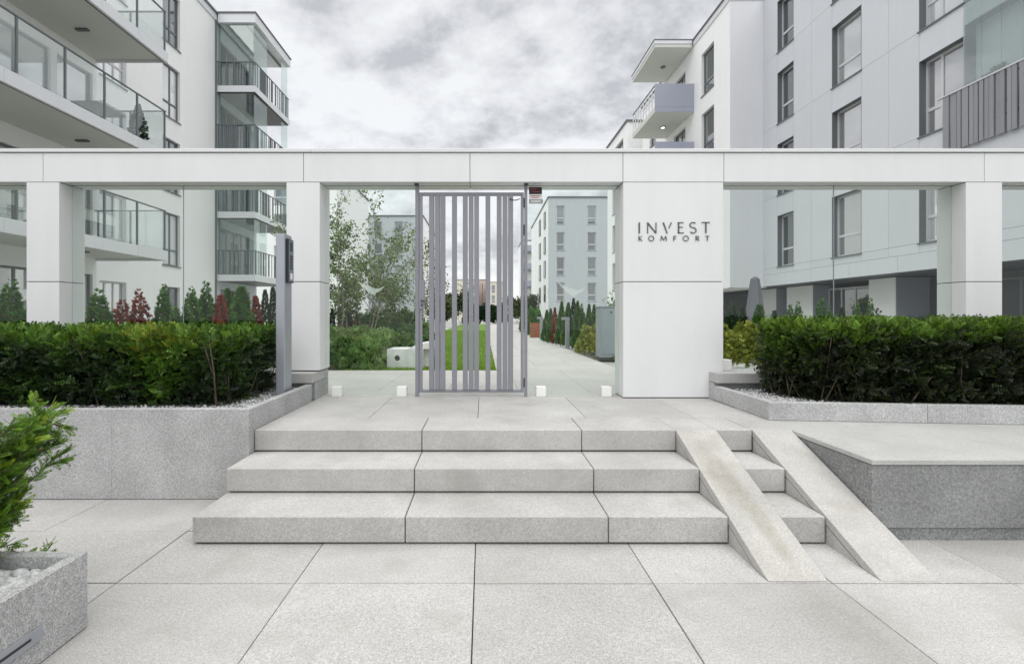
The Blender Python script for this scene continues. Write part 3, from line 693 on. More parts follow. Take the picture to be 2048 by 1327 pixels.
# near yew bush
yb = thing('yew_bush', 'bright fresh yew bush growing in the near corner planter', 'bush', (-2.3, 1.9, .255))
mb = MB(); P_, D_, TT = [], [], []
YZ = [.26, .36, .44, .52, .60, .70, .78, .85, .91, .98]; YX = [-1.96, -1.95, -1.94, -1.91, -1.88, -1.84, -1.83, -1.83, -1.79, -1.95]
def ybranch(p, d, l, depth):
    if depth == 0: l *= 1.12
    steps = max(4, int(l / .035)); prev = p.copy()
    for i in range(steps):
        if prev.x > np.interp(prev.z, YZ, YX) + random.uniform(-.11, -.03) or prev.z > .95: break
        d = (d + Vector((random.gauss(0, .10), random.gauss(0, .10), random.gauss(.015, .07)))).normalized()
        nx2 = prev + d * (l / steps); f = (i + 1) / steps
        mb.tube(prev, nx2, .006 * (1 - .75 * f) * (1 if depth == 0 else .6) + .0012, .006 * (1 - .75 * (f)) * (1 if depth == 0 else .6) + .001, 5)
        if depth >= 1 or f > .35:
            for _ in range(6 if depth else 4):
                q = prev.lerp(nx2, random.random()); P_.append(q[:]); sd_ = Vector((random.gauss(0, 1), random.gauss(0, 1), random.gauss(.3, .7)))
                D_.append((d * .9 + sd_ * .75)[:]); TT.append(min(1, .15 + .7 * f * random.uniform(.5, 1.2) if depth else .2 * random.random()))
        if depth < 2 and f > .22 and random.random() < (.95 if depth == 0 else .6):
            sd_ = Vector((random.gauss(0, 1), random.gauss(0, 1), random.gauss(.25, .5))).normalized()
            ybranch(nx2.copy(), (d * .6 + sd_ * .9).normalized(), l * random.uniform(.24, .42), depth + 1)
        prev = nx2
for (dx, dy, dz, l) in ((.62, .25, .66, .66), (.45, .05, .88, .70), (.70, .15, .45, .52), (.50, -.3, .75, .60), (.2, .3, 1, .68), (.60, .5, .50, .50), (.78, .0, .32, .38),
                        (-.3, .2, .9, .6), (.1, -.4, .9, .6), (.35, .55, .80, .62), (.62, -.2, .62, .54), (.8, .2, .18, .40), (.9, .3, .02, .40), (.8, -.1, .05, .42), (.52, .1, .80, .66), (.66, .3, .60, .58), (.3, -.1, .95, .66)):
    ybranch(Vector((-2.33 + random.uniform(-.03, .03), 1.88 + random.uniform(-.05, .05), .26)), Vector((dx, dy, dz)).normalized(), l, 0)
o = mb.build('branches', TRUNK, yb, normals=False); o['kind'] = 'stuff'
P_, D_, TT = np.array(P_), np.array(D_), np.array(TT)
scatter('foliage', YEWN, yb, P_, D_, rng.uniform(.026, .052, len(P_)), tpl_yew(6, nl=.40, w=.055), TT)

# ------------------------------------------------------------------ generic facade helpers
def PX(X0, s):   # wall plane X = X0 facing s
    return lambda a, z, d: (X0 + s * d, a, z)
def PY(Y0):      # wall facing the camera
    return lambda a, z, d: (a, Y0 - d, z)
def fbox(mb, P, a0, a1, z0, z1, d0, d1):
    return mb.hexa([P(a0, z0, d0), P(a1, z0, d0), P(a1, z0, d1), P(a0, z0, d1), P(a0, z1, d0), P(a1, z1, d0), P(a1, z1, d1), P(a0, z1, d1)])
def skin(P, a0, a1, z0, z1, holes, depth, name, m, parent):
    """outer face of a wall with reveals round its openings, on a body set back by depth"""
    mb = MB(); A = sorted({a0, a1} | {h[0] for h in holes} | {h[1] for h in holes}); Zs = sorted({z0, z1} | {h[2] for h in holes} | {h[3] for h in holes})
    for i in range(len(A) - 1):
        for j in range(len(Zs) - 1):
            ca, cz = (A[i] + A[i+1]) / 2, (Zs[j] + Zs[j+1]) / 2
            if any(h[0] < ca < h[1] and h[2] < cz < h[3] for h in holes): continue
            mb.quad(P(A[i], Zs[j], 0), P(A[i+1], Zs[j], 0), P(A[i+1], Zs[j+1], 0), P(A[i], Zs[j+1], 0))
    for h in holes + [(a0, a1, z0, z1)]:
        c = [(h[0], h[2]), (h[1], h[2]), (h[1], h[3]), (h[0], h[3])]
        for k in range(4):
            p, q = c[k], c[(k + 1) % 4]
            mb.quad(P(*p, 0), P(*q, 0), P(*q, -depth), P(*p, -depth))
    return mb.build(name, m, parent, normals=False)
def window(P, a0, a1, z0, z1, parent, depth=.18, fm=None, pm=None, sill=True, transom=.30, mull=None, lining=None, fw=.06):
    fm = fm or FRAMEG; pm = pm or PANE; mb = MB(); d0, d1 = -depth + .02, -depth + .08
    fbox(mb, P, a0 + .002, a0 + fw, z0 + .002, z1 - .002, d0, d1); fbox(mb, P, a1 - fw, a1 - .002, z0 + .002, z1 - .002, d0, d1)
    fbox(mb, P, a0 + fw, a1 - fw, z0 + .002, z0 + fw, d0, d1); fbox(mb, P, a0 + fw, a1 - fw, z1 - fw, z1 - .002, d0, d1)
    if transom:
        zt = z0 + (z1 - z0) * transom; fbox(mb, P, a0 + fw, a1 - fw, zt - fw * .6, zt + fw * .6, d0, d1 - .004)
    for f in (mull or ()):
        am = a0 + (a1 - a0) * f; fbox(mb, P, am - fw * .55, am + fw * .55, z0 + fw, z1 - fw, d0, d1 - .008)
    w = mb.build('window', fm, parent)
    fbox(MB(), P, a0 + .03, a1 - .03, z0 + .03, z1 - .03, d0 + .018, d0 + .03).build('pane', pm, w)
    if sill: fbox(MB(), P, a0 - .03, a1 + .03, z0 - .035, z0 - .001, -depth + .08, .045).build('sill', FRAMEG, w)
    if lining:
        mb = MB(); fbox(mb, P, a0 + .001, a0 + .012, z0, z1, -depth + .08, .004); fbox(mb, P, a1 - .012, a1 - .001, z0, z1, -depth + .08, .004)
        fbox(mb, P, a0 + .013, a1 - .013, z1 - .012, z1 - .001, -depth + .08, .004); mb.build('lining', lining, w)
    return w
FL = [0.32, 3.25, 6.18, 9.11, 12.04]

# ------------------------------------------------------------------ left apartment building
LB = thing('apartment_building', 'white apartment block with glass balconies on the left', 'building', (-13, 18, .3))
XF, XN, YE, YC, YD = -12.44, -11.47, 14.6, 22.9, 27.0
ROOF = 15.05
hA = []
for F in FL:
    hA += [(15.95, 17.16, F + .10, F + 2.19), (19.09, 20.19, F + .10, F + 2.19)]
skin(PX(XF, 1), YE, YC, .3, ROOF, hA, .18, 'wall', STUCCO, LB)
bx('wall', STUCCO, LB, -28, YE, .3, XF - .18, YD, ROOF)
for i, h in enumerate(hA):
    window(PX(XF, 1), *h, LB, fm=FRAMEG if i % 2 else FRAMEW, pm=PANEB if i % 4 != 1 else PANE, mull=(.55,) if i % 2 else (.3, .62))
hN = []
for F in FL:
    hN += [(7.4, 10.2, F + .08, F + 2.25), (11.2, 13.05, F + .08, F + 2.25), (13.25, 14.45, F + .08, F + 2.25)]
skin(PX(XN, 1), 4.0, YE, .3, ROOF, hN, .16, 'wall', STUCCO, LB)
bx('wall', STUCCO, LB, -28, 4.0, .3, XN - .16, YE - .001, ROOF)
for h in hN: window(PX(XN, 1), *h, LB, depth=.16, fm=FRAMEG, pm=PANEB, sill=False, transom=None, mull=(.5,) if h[1] - h[0] > 1.5 else None)
bx('roof', ROOFM, LB, -28.1, 3.9, ROOF + .30, XF + .10, YD + .1, ROOF + .40)
bx('parapet', FASCIA, LB, -28, 3.95, ROOF + .001, XF + .05, YD, ROOF + .299)
bx('parapet', FASCIA, LB, XF + .051, 3.95, ROOF + .001, XN + .05, YE, ROOF + .299)
bx('roof', ROOFM, LB, XF + .101, 3.9, ROOF + .30, XN + .1, YE + .05, ROOF + .40)
bx('downpipe', FRAMEG, LB, XF + .002, YC - .10, .3, XF + .06, YC - .02, ROOF)
# long near balconies
for F in FL[1:]:
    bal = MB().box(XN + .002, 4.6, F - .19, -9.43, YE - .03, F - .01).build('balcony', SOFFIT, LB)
    ys = [4.6 + 1.25 * i for i in range(9)]; ys = [YE - 1.25 * i for i in range(9)][::-1]
    for a, b in zip(ys[:-1], ys[1:]):
        bx('fascia_panel', FASCIA, bal, -9.42, a + .003, F - .27, -9.35, b - .003, F + .02)
    bx('fascia_panel', FASCIA, bal, XN + .01, YE - .028, F - .27, -9.425, YE, F + .02)
    bx('drip_edge', ROOFM, bal, -9.50, 4.6, F - .255, -9.424, YE - .032, F - .192)
    pys = [YE - .10 - 1.15 * i for i in range(9)]
    for y in pys:
        bx('post', FRAMEG, bal, -9.41, y - .02, F + .022, -9.37, y + .02, F + 1.18)
    for a, b in zip(pys[1:], pys[:-1]):
        bx('glass_panel', RAILG, bal, -9.393, a + .022, F + .06, -9.385, b - .022, F + 1.17)
    bx('handrail', FRAMEG, bal, -9.415, pys[-1], F + 1.182, -9.365, YE - .06, F + 1.21)
    for x in (-11.35, -10.4):
        bx('post', FRAMEG, bal, x - .02, YE - .11, F + .022, x + .02, YE - .07, F + 1.18)
    bx('glass_panel', RAILG, bal, -11.33, YE - .095, F + .06, -10.422, YE - .087, F + 1.17)
    bx('glass_panel', RAILG, bal, -10.378, YE - .095, F + .06, -9.43, YE - .087, F + 1.17)
    bx('handrail', FRAMEG, bal, -11.45, YE - .115, F + 1.182, -9.42, YE - .065, F + 1.21)
    lm = MB()
    lm.box(-10.75, 12.95, F - .235, -10.43, 13.05, F - .191).build('lamp', ROOFM, bal)
# corner balconies
XO = -10.62
def bars(mb, P, a0, a1, z0, z1, seed, w=.035):
    rr = random.Random(seed); a = a0 + .05
    while a < a1 - .05:
        fbox(mb, P, a, a + w, z0, z1, -.012, .012); a += rr.choice((.085, .085, .13, .20, .30))
for i, F in enumerate(FL[1:]):
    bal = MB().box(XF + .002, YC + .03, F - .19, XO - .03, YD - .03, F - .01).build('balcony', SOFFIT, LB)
    bx('fascia_panel', FASCIA, bal, XF + .002, YC, F - .27, XO, YC + .028, F + .02)
    bx('fascia_panel', FASCIA, bal, XO - .028, YC + .03, F - .27, XO, YD, F + .02)
    bx('drip_edge', ROOFM, bal, XF + .05, YC + .08, F - .29, XO - .08, YD - .03, F - .192)
    mb = MB(); bars(mb, PY(YC + .05), XF + .02, XO - .06, F + .05, F + 1.13, 11 + i); bars(mb, PX(XO - .05, 1), YC + .07, YD - .05, F + .05, F + 1.13, 21 + i)
    o = mb.build('railing_bars', FRAMEG, bal)
    bx('handrail', FRAMEG, bal, XF + .01, YC + .03, F + 1.132, XO - .03, YC + .07, F + 1.17)
    bx('handrail', FRAMEG, bal, XO - .07, YC + .071, F + 1.132, XO - .03, YD - .03, F + 1.17)
    top = FL[i + 2] - .29 if i < 3 else 14.95
    bx('glass_panel', GLASSG, bal, XF + .05, YC + .10, F + .03, XO - .12, YC + .112, top)
    bx('glass_panel', GLASSG, bal, XO - .112, YC + .12, F + .03, XO - .10, YC + 1.5, top)
    bx('glass_panel', GLASSG, bal, XO - .112, YD - .9, F + .03, XO - .10, YD - .1, top)
hD = [(23.3, 26.2, F + .06, F + 2.3) for F in FL]
skin(PX(XF, 1), YC, YD, .3, 14.95, hD, .16, 'wall', STUCCOG, LB)
for h in hD: window(PX(XF, 1), *h, LB, depth=.16, pm=PANED, sill=False, transom=None, mull=(.25, .5, .75), fw=.07)
rf = MB().box(XF + .11, YC - .02, 14.98, XO + .02, YD + .05, 15.40).build('canopy', FASCIA, LB)
bx('canopy_edge', ROOFM, rf, XF + .105, YC - .06, 15.401, XO + .06, YD + .09, 15.47)
bx('canopy_rail', FRAMEG, rf, XO - .5, YC + .2, 14.90, XO - .42, YD - .1, 14.978)
# things on the balconies
bt = thing('balcony_table', 'grey table standing on the middle left balcony', 'table', (-10.35, 13.2, 6.17))
bx('tabletop', FRAMEG, bt, -10.65, 12.7, 6.86, -9.95, 13.7, 6.90)
for x in (-10.6, -10.05):
    for y in (12.76, 13.6): bx('leg', FRAMEG, bt, x, y, 6.172, x + .05, y + .05, 6.859)

# ------------------------------------------------------------------ right apartment building
RB = thing('apartment_building', 'grey panelled and white apartment block on the right', 'building', (14, 18, .3))
XG, XW, YW = 12.1, 10.66, 21.3
RTOP = 15.0
PG = PX(XG, -1)
sills = [3.37, 6.30, 9.23, 12.16]
wcols = [(19.22, 20.27), (15.77, 17.10), (12.40, 13.68)]
hG = []
for s_ in sills:
    for (a, b) in wcols: hG.append((a, b, s_, s_ + 2.09))
LOG = (5.2, 12.40)                     # loggia band nearer than the third window column
hG += [(LOG[0], LOG[1], s_ - .05, s_ + 2.35) for s_ in sills[1:]]
skin(PX(XG + .035, -1), 4.0, YW, 2.62, RTOP, hG, .28, 'wall', FRAMEG, RB)
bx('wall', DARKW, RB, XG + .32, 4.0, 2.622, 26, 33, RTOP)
# cladding panels
def panel(P, a0, a1, z0, z1, m): fbox(MB(), P, a0 + .004, a1 - .004, z0 + .004, z1 - .004, -.033, 0).build('cladding_panel', m, RB)
acuts = [4.0, 8.0, 12.40, 13.68, 14.72, 15.77, 17.10, 18.16, 19.22, 20.27, YW]
zrows = [(2.62, 3.10), (3.10, 3.37)] + [(s_, s_ + 2.93) for s_ in sills]
for (z0, z1) in zrows:
    z1 = min(z1, RTOP)
    if z1 - z0 < .6:
        k_ = acuts if z0 > 3 else [4.0, 6.2, 8.4, 10.6, 12.4, 14.4, 16.3, 18.2, YW]
        for a, b in zip(k_[:-1], k_[1:]): panel(PG, a, b, z0, z1, PANELG)
        continue
    for a, b in zip(acuts[:-1], acuts[1:]):
        if any(abs(a - w_[0]) < .01 for w_ in wcols):
            if z0 + 2.09 < z1 - .05: panel(PG, a, b, z0 + 2.09, z1, PANELG)
        elif b <= 12.41 and z0 > 4:
            if z0 + 2.35 < z1 - .05: panel(PG, a, b, z0 + 2.35, z1 - .05, PANELG)
        else: panel(PG, a, b, z0, z1, PANELG)
for i, h in enumerate(hG[:12]):
    window(PG, *h, RB, depth=.26, fm=FRAMEW, pm=PANEB if i % 3 else PANE, mull=(.62,) if i % 3 == 2 else None, transom=.34, lining=FRAMEG, fw=.07)
# loggias with slatted balustrades and glass
for li, s_ in enumerate(sills[1:]):
    F = s_ - .1
    lo_ = bx('loggia', STUCCOG, RB, XG + .30, LOG[0] + .001, F + .051, XG + .318, LOG[1] - .001, F + 2.449)
    if li == 0:
        rr = random.Random(5); a = LOG[0]
        while a < 13.02 - .12:
            w_ = rr.choice((.07, .10, .10, .16)); gp = rr.choice((.010, .010, .03, .055))
            a2 = min(a + w_, 13.02)
            fbox(MB(), PG, a, a2, F - .62, F + .84, .05, .05 + rr.choice((.025, .045))).build('balustrade_slat', SLATG, lo_); a += w_ + gp
        fbox(MB(), PG, LOG[0], 12.9, F - .2, F - .14, .012, .049).build('balustrade_rail', STEELD, lo_)
        fbox(MB(), PG, LOG[0], 12.9, F + .70, F + .75, .012, .049).build('balustrade_rail', STEELD, lo_)
        fbox(MB(), PG, LOG[0], 13.04, F + .841, F + .875, .03, .11).build('handrail', FRAMEW, lo_)
    y = LOG[1]
    while y > LOG[0] + .5:
        fbox(MB(), PG, y - .455, y - .004, F + (.88 if li == 0 else -.18), F + 2.74, .014, .026).build('glass_panel', LOGG, lo_); y -= .46
lp_ = thing('potted_plant', 'small green plant behind the slatted railing on the right facade', 'plant', (12.3, 11.75, 6.13))
bx('pot', WOOD, lp_, 12.20, 11.6, 6.19, 12.38, 11.9, 6.95, bevel=.01)
_n = 160; _P = np.column_stack([rng.normal(12.27, .06, _n), rng.normal(11.75, .13, _n), rng.uniform(6.95, 7.28, _n)])
scatter('foliage', THUJA, lp_, _P, rng.normal(size=(_n, 3)) + [0, 0, .8], rng.uniform(.06, .12, _n), tpl_fan(), rng.random(_n) * .6)
# frontal face and white wing
fbox(MB(), PY(YW), XW + .004, XG + .02, 2.58, RTOP, -.28, 0).build('end_panel', PANELL, RB)
hW = []
for F in FL[1:]: hW += [(22.78, 24.08, F - .02, F + 2.05), (26.0, 27.6, F + .05, F + 2.25), (30.4, 31.6, F, F + 2.1)]
skin(PX(XW, -1), YW + .001, 33.0, 2.58, RTOP, hW, .2, 'wall', STUCCO, RB)
bx('wall', STUCCO, RB, XW + .2, YW + .3, 2.581, XG + .32, 33.0, RTOP)
for i, h in enumerate(hW): window(PX(XW, -1), *h, RB, depth=.2, pm=PANE, mull=(.5,) if i % 3 == 1 else None, transom=.28)
bx('roof', ROOFM, RB, XW - .10, YW - .08, RTOP + .26, 26, 33.1, RTOP + .33)
bx('parapet', FASCIA, RB, XW - .05, YW - .04, RTOP + .001, 26, 33, RTOP + .259)
# ground-floor recess
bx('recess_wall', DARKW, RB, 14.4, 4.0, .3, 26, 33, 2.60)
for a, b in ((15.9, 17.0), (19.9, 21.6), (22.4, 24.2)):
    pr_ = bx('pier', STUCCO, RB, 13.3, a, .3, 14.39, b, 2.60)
    bx('dark_front_panel', BLUEP, pr_, 13.31, a - .02, .3, 14.39, a - .002, 2.60)  # dark blue-grey panel on the pier's camera-facing side
for a, b in ((17.02, 19.88), (21.62, 22.38)):
    window(PX(13.9, -1), a, b, .45, 2.45, RB, depth=.1, fm=FRAMEW, pm=PANE, sill=False, transom=None, mull=(.25, .5, .75) if b - a > 1.5 else None)
for a, b in ((5.0, 8.2), (8.6, 11.6), (12.2, 15.2)):
    window(PX(14.38, -1), a, b, .4, 2.4, RB, depth=.09, fm=FRAMEG, pm=PANED, sill=False, transom=None, mull=(.33, .66))
# balconies of the white wing
YA, YB_, XB = 24.94, 28.7, 8.68
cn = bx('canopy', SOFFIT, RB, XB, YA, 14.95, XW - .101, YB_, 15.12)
mb = MB().box(XB - .03, YA - .03, 15.121, XW - .101, YB_ + .03, 15.30).build('canopy_fascia', FASCIA, cn)
bx('canopy_edge', ROOFM, cn, XB - .06, YA - .06, 15.301, XW - .11, YB_ + .06, 15.335)
MB().tube((9.8, 26.9, 14.949), (9.8, 26.9, 14.90), .13, n=16).build('lamp', ROOFM, cn)
for i, F in enumerate((3.16, 6.09, 9.02, 11.95)):
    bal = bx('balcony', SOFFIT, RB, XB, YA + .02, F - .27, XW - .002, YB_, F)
    bx('end_parapet', BLUEP, bal, XB - .01, YA - .02, F - .03, XW - .002, YA + .018, F + 1.15)
    bx('end_parapet', BLUEP, bal, XB - .01, YA - .015, F - .27, XW - .002, YA + .017, F - .036)
    for k in range(9):
        y = YA + .06 + k * (YB_ - YA - .1) / 8
        bx('post', CAPM, bal, XB + .01, y - .02, F + .001, XB + .05, y + .02, F + 1.08)
    for z in (.35, .72): bx('rail', CAPM, bal, XB + .02, YA + .02, F + z, XB + .04, YB_, F + z + .03)
    bx('handrail', FRAMEG, bal, XB, YA + .02, F + 1.081, XB + .06, YB_, F + 1.12)
    ring = MB().tube((9.8, 26.9, F - .271), (9.8, 26.9, F - .32), .13, n=16).build('lamp', ROOFM, bal)
    if i == 3: MB().tube((9.8, 26.9, F - .321), (9.8, 26.9, F - .335), .09, n=16).build('bulb', LAMPON, bal)

# block behind the white wing
B2 = thing('apartment_building', 'further white block peeping out beyond the right balconies', 'building', (12, 37, .3))
hB = [(35.6, 38.6, F + .1, F + 2.2) for F in FL]
skin(PX(10.1, -1), 34.6, 40.1, .3, 15, hB, .25, 'wall', STUCCO, B2)
bx('wall', STUCCO, B2, 10.35, 34.6, .3, 24, 40.1, 15.0)
for h in hB: window(PX(10.1, -1), *h, B2, depth=.25, pm=PANE, transom=None, mull=(.25, .5, .75))
bx('roof', ROOFM, B2, 10.0, 34.5, 15.001, 24, 40.2, 15.12)

# middle-distance blocks seen through the gate
def block(label, X0, X1, Y0, Y1, top, m, side, loc, cols, rows, wm, sidewins=()):
    t = thing('apartment_building', label, 'building', loc)
    holes = [(a, b, z, z + 2.1) for z in rows for (a, b) in cols]
    skin(PY(Y0), X0, X1, .3, top, holes, .25, 'wall', m, t)
    bx('wall', side, t, X0 + .001, Y0 + .25, .3, X1 - .001, Y1, top - .001)
    for h in holes: window(PY(Y0), *h, t, depth=.25, fm=FRAMEW, pm=wm, transom=.34, fw=.09)
    bx('roof', ROOFM, t, X0 - .1, Y0 - .1, top + .001, X1 + .1, Y1, top + .15)
    for (P, a, b, z) in sidewins: window(P, a, b, z, z + 2.0, t, depth=-.02, fm=FRAMEG, pm=PANE, sill=False, transom=None, fw=.08)
    return t
U = lambda px, Y: (px - 967) / 985 * Y
rowsM = [1.346 + (632 - y) / 985 * 56 for y in (602, 551, 501, 448)]
block('pale grey end wall of the block right of the gate', 7.4, 16, 56, 76, 14.8, FARG, STUCCO, (10, 60, .3), [(U(1113, 56), U(1129, 56)), (U(1175, 56), U(1192, 56))], rowsM, PANE,
      [(PX(7.4, -1), 58.5, 59.8, z) for z in rowsM] + [(PX(7.4, -1), 63.5, 65, z) for z in rowsM])
rowsM = [1.346 + (632 - y) / 985 * 64 for y in (606, 562, 518, 475)]
block('pale grey block behind the young trees left of the gate', U(690, 64), U(846, 64), 64, 80, 14.3, FARG, STUCCO, (-12, 66, .3), [(U(706, 64), U(725, 64)), (U(748, 64), U(764, 64)), (U(789, 64), U(806, 64))], rowsM, PANE)
block('white block at the far left of the garden', -30, -14.0, 47, 60, 15.3, STUCCO, STUCCO, (-20, 50, .3), [(-20, -18.5)], [3, 6, 9, 12], PANE)
t4 = block('distant white block with stacked grey balconies', 6.6, 9.2, 84, 92, 14.2, STUCCO, STUCCO, (8, 86, .3), [], [], PANE)
for z in (3.2, 6.1, 9.0, 12.0):
    b_ = bx('balcony', FRAMEG, t4, 6.4, 82.2, z, 8.6, 83.98, z + .25)
    bx('parapet', BLUEP, b_, 6.4, 82.2, z + .251, 8.6, 82.3, z + 1.2)
tw = block('distant pink tower block with small dark windows', U(957, 150), U(973, 150), 150, 160, 12.4, PINK, PINK, (0, 152, .3), [(U(963.5, 150), U(966, 150))], [1.9 + 2.6 * k - .6 for k in range(4)], PANED)
block('distant cream block with a flat roof', U(912, 140), U(956, 140), 140, 150, 11.6, CREAM, CREAM, (-5, 145, .3), [(-6, -4.6), (-3.8, -2.6)], [2, 5, 8], PANE)
block('distant cream block right of the pink tower', U(974, 135), U(1010, 135), 135, 150, 10.6, CREAM, CREAM, (3, 140, .3), [(2.2, 3.2), (4.0, 5.0)], [2, 5, 7.8], PANE)

# ------------------------------------------------------------------ garden surfaces
FORES = mat('forecourt_slab', (0.47, 0.465, 0.445), 0.8, 0.07, 1.5, 0.12, 120, 0.15, objvar=0.03)
def paved(label, x0, x1, y0, y1, sx_, sy_, z, yend=None):
    t = thing('path', label, None, (x0, y0, z)); t['kind'] = 'structure'
    bx('bedding', FORE, t, x0, y0, .40, x1, yend or y1, z - .008)
    nx3 = round((x1 - x0) / sx_); ny3 = round((y1 - y0) / sy_); w_, h_ = (x1 - x0) / nx3, (y1 - y0) / ny3
    o = MB().box(.0015, .0015, -.03, w_ - .0015, h_ - .0015, 0).build('paving_slab', FORES, None, .0015); me_ = o.data; bpy.data.objects.remove(o)
    for a in range(nx3):
        for b in range(ny3):
            o = bpy.data.objects.new('paving_slab', me_); COL.objects.link(o); o.parent = t
            o.location = (a * w_, b * h_, random.uniform(-.001, .001))
    if yend: bx('paving_strip', FORE, t, x0, y1 + .002, .41, x1, yend, z)
paved('pale forecourt paving behind the gate', -6.0, 6.0, 5.503, 7.79, .8, .5715, .491)
paved('pale path running beside the lawn to the far houses', .245, 2.18, 7.792, 18.2, .645, .65, .490, 60)
lw_ = bx('lawn', LAWN, None, -2.4, 7.80, .40, .20, 53, .480); props(lw_, 'smooth green lawn beside the path', kind='structure')
kb = bx('lawn_kerb', STEP, None, .202, 7.792, .40, .243, 53, .498); props(kb, 'thin pale kerb between lawn and path', kind='structure')
n = 60000
gy = 7.83 + 22 * rng.random(n) ** 1.7; gx = rng.uniform(-2.3, .2, n)
gp = np.column_stack([gx, gy, np.full(n, .478)])
o = scatter('grass', GRASSM, None, gp, np.column_stack([rng.normal(0, .35, n), rng.normal(0, .35, n), np.ones(n)]), rng.uniform(.025, .05, n), tpl_blade(), np.clip(.25 + .5 * rng.random(n), 0, 1))
# wide blades of the grass are cheap single quads
props(o, 'short green lawn grass behind the gate', kind='stuff')

# ------------------------------------------------------------------ conifers
def conifer_proto(m, h, r, n, kind='cone', seed=1):
    t = thing('conifer_shrub', '', 'conifer', (0, 0, 0))
    u_ = rng.random(n); z = h * (1 - np.sqrt(1 - u_ * .97)) if kind == 'cone' else h * u_
    z = h * (.02 + .96 * (1 - np.sqrt(rng.random(n))) ** .9) if kind == 'cone' else h * (.03 + .93 * rng.random(n) ** .95)
    f = z / h
    prof = (1 - f) ** .95 * np.clip(f * 6 + .6, 0, 1) * 1.08 if kind == 'cone' else np.clip(f * 5 + .6, 0, 1) * (1 - f ** 1.7) ** .95
    a = rng.uniform(0, 2 * np.pi, n); lump = 1 + .22 * np.sin(3 * a + 9 * f + seed) * np.cos(7 * f + seed) + .12 * np.sin(7 * a + 5 * seed + 21 * f)
    rr = r * prof * lump * np.sqrt(rng.uniform(.45, 1.05, n))
    P = np.column_stack([rr * np.cos(a), rr * np.sin(a), z])
    d = np.column_stack([np.cos(a) * .7, np.sin(a) * .7, np.full(n, .95)]) + rng.normal(0, .30, (n, 3))
    tint = np.clip(.10 + .6 * rng.random(n) + .35 * np.sin(4 * a + 13 * f), 0, .8); tint = np.where(rng.random(n) < .05, 1.0, tint)
    scatter('foliage', m, t, P, d, rng.uniform(.06, .13, n) * (1 - .5 * f), tpl_fan(5, 60, .085), tint)
    MB().tube((0, 0, -.02), (0, 0, h * .9), .018, .004, 6).build('stem', TRUNK, t)
    return t
CP = {'g': [conifer_proto(THUJA, 1.3, .25, 2200, 'cone', 1), conifer_proto(THUJA, 1.3, .20, 2000, 'col', 2), conifer_proto(THUJA, 1.3, .22, 2000, 'cone', 4)],
      'd': [conifer_proto(THUJAD, 1.3, .20, 1300, 'col', 3), conifer_proto(THUJAD, 1.3, .24, 1300, 'cone', 6)],
      'r': [conifer_proto(REDM, 1.3, .17, 1300, 'col', 5), conifer_proto(REDM, 1.3, .26, 1300, 'cone', 8)]}
used = set()
def conifer(kind, vi, px, topy, Y, halfw, label, group, z0=.46):
    p = CP[kind][vi % len(CP[kind])]
    h = CAMZ + (632 - topy) / 985 * Y - z0
    base_r = (.25, .20, .22)[vi % 3] if kind == 'g' else ((.20, .24)[vi % 2] if kind == 'd' else (.17, .26)[vi % 2])
    o = copy_tree(p); o.name = 'conifer_shrub' if kind != 'r' else 'red_shrub'
    sxy = (halfw / 985 * Y) / base_r * (1.14 if Y < 9 else 1.05)
    o.location = (U(px, Y), Y, z0); o.scale = (sxy, sxy, h / 1.3); o.rotation_euler = (random.uniform(-.04, .04), random.uniform(-.04, .04), random.uniform(0, 6.28))
    props(o, label, 'conifer' if kind != 'r' else 'shrub', group); return o
GL = 'conifers and red shrubs behind the left hedge'
left_row = [('g', 0, 14, 552, 7.2, 38, 'bushy green conifer left of the outermost left pillar'),
            ('d', 0, 47, 618, 8.2, 16, 'small dark conifer tucked behind the outermost left pillar'),
            ('g', 2, 198, 573, 7.0, 36, 'broad bronze-tipped conifer right beside the outermost left pillar'),
            ('r', 1, 247, 594, 7.2, 40, 'wide red shrub next to the bronze-tipped conifer'),
            ('r', 1, 287, 572, 7.4, 30, 'taller twiggy red shrub next to a pointed green conifer'),
            ('g', 2, 322, 562, 7.6, 24, 'pointed green conifer just right of the taller red shrub'),
            ('g', 0, 352, 606, 7.3, 24, 'short green conifer against the joint of the left glass'),
            ('g', 0, 379, 566, 7.6, 28, 'full green conifer just right of the left glass joint'),
            ('g', 2, 412, 558, 7.9, 27, 'tall green conifer with a star-like tip left of the red column'),
            ('r', 0, 441, 586, 7.8, 17, 'leaning bright red column shrub between tall green conifers'),
            ('g', 1, 459, 574, 8.2, 18, 'narrow green conifer just right of the bright red column'),
            ('g', 1, 485, 570, 8.0, 26, 'thick double green conifer in the middle of the left row'),
            ('r', 0, 517, 588, 8.4, 14, 'thin dark red shrub near the intercom column'),
            ('d', 0, 534, 576, 8.8, 13, 'narrow dark conifer left of the intercom column'),
            ('d', 0, 552, 570, 9.2, 14, 'dark conifer half hidden by the intercom column')]
for k, vi, px, ty, Y, hw, lb_ in left_row: conifer(k, vi, px, ty, Y, hw, lb_, GL)
GR = 'conifers behind the right hedge'
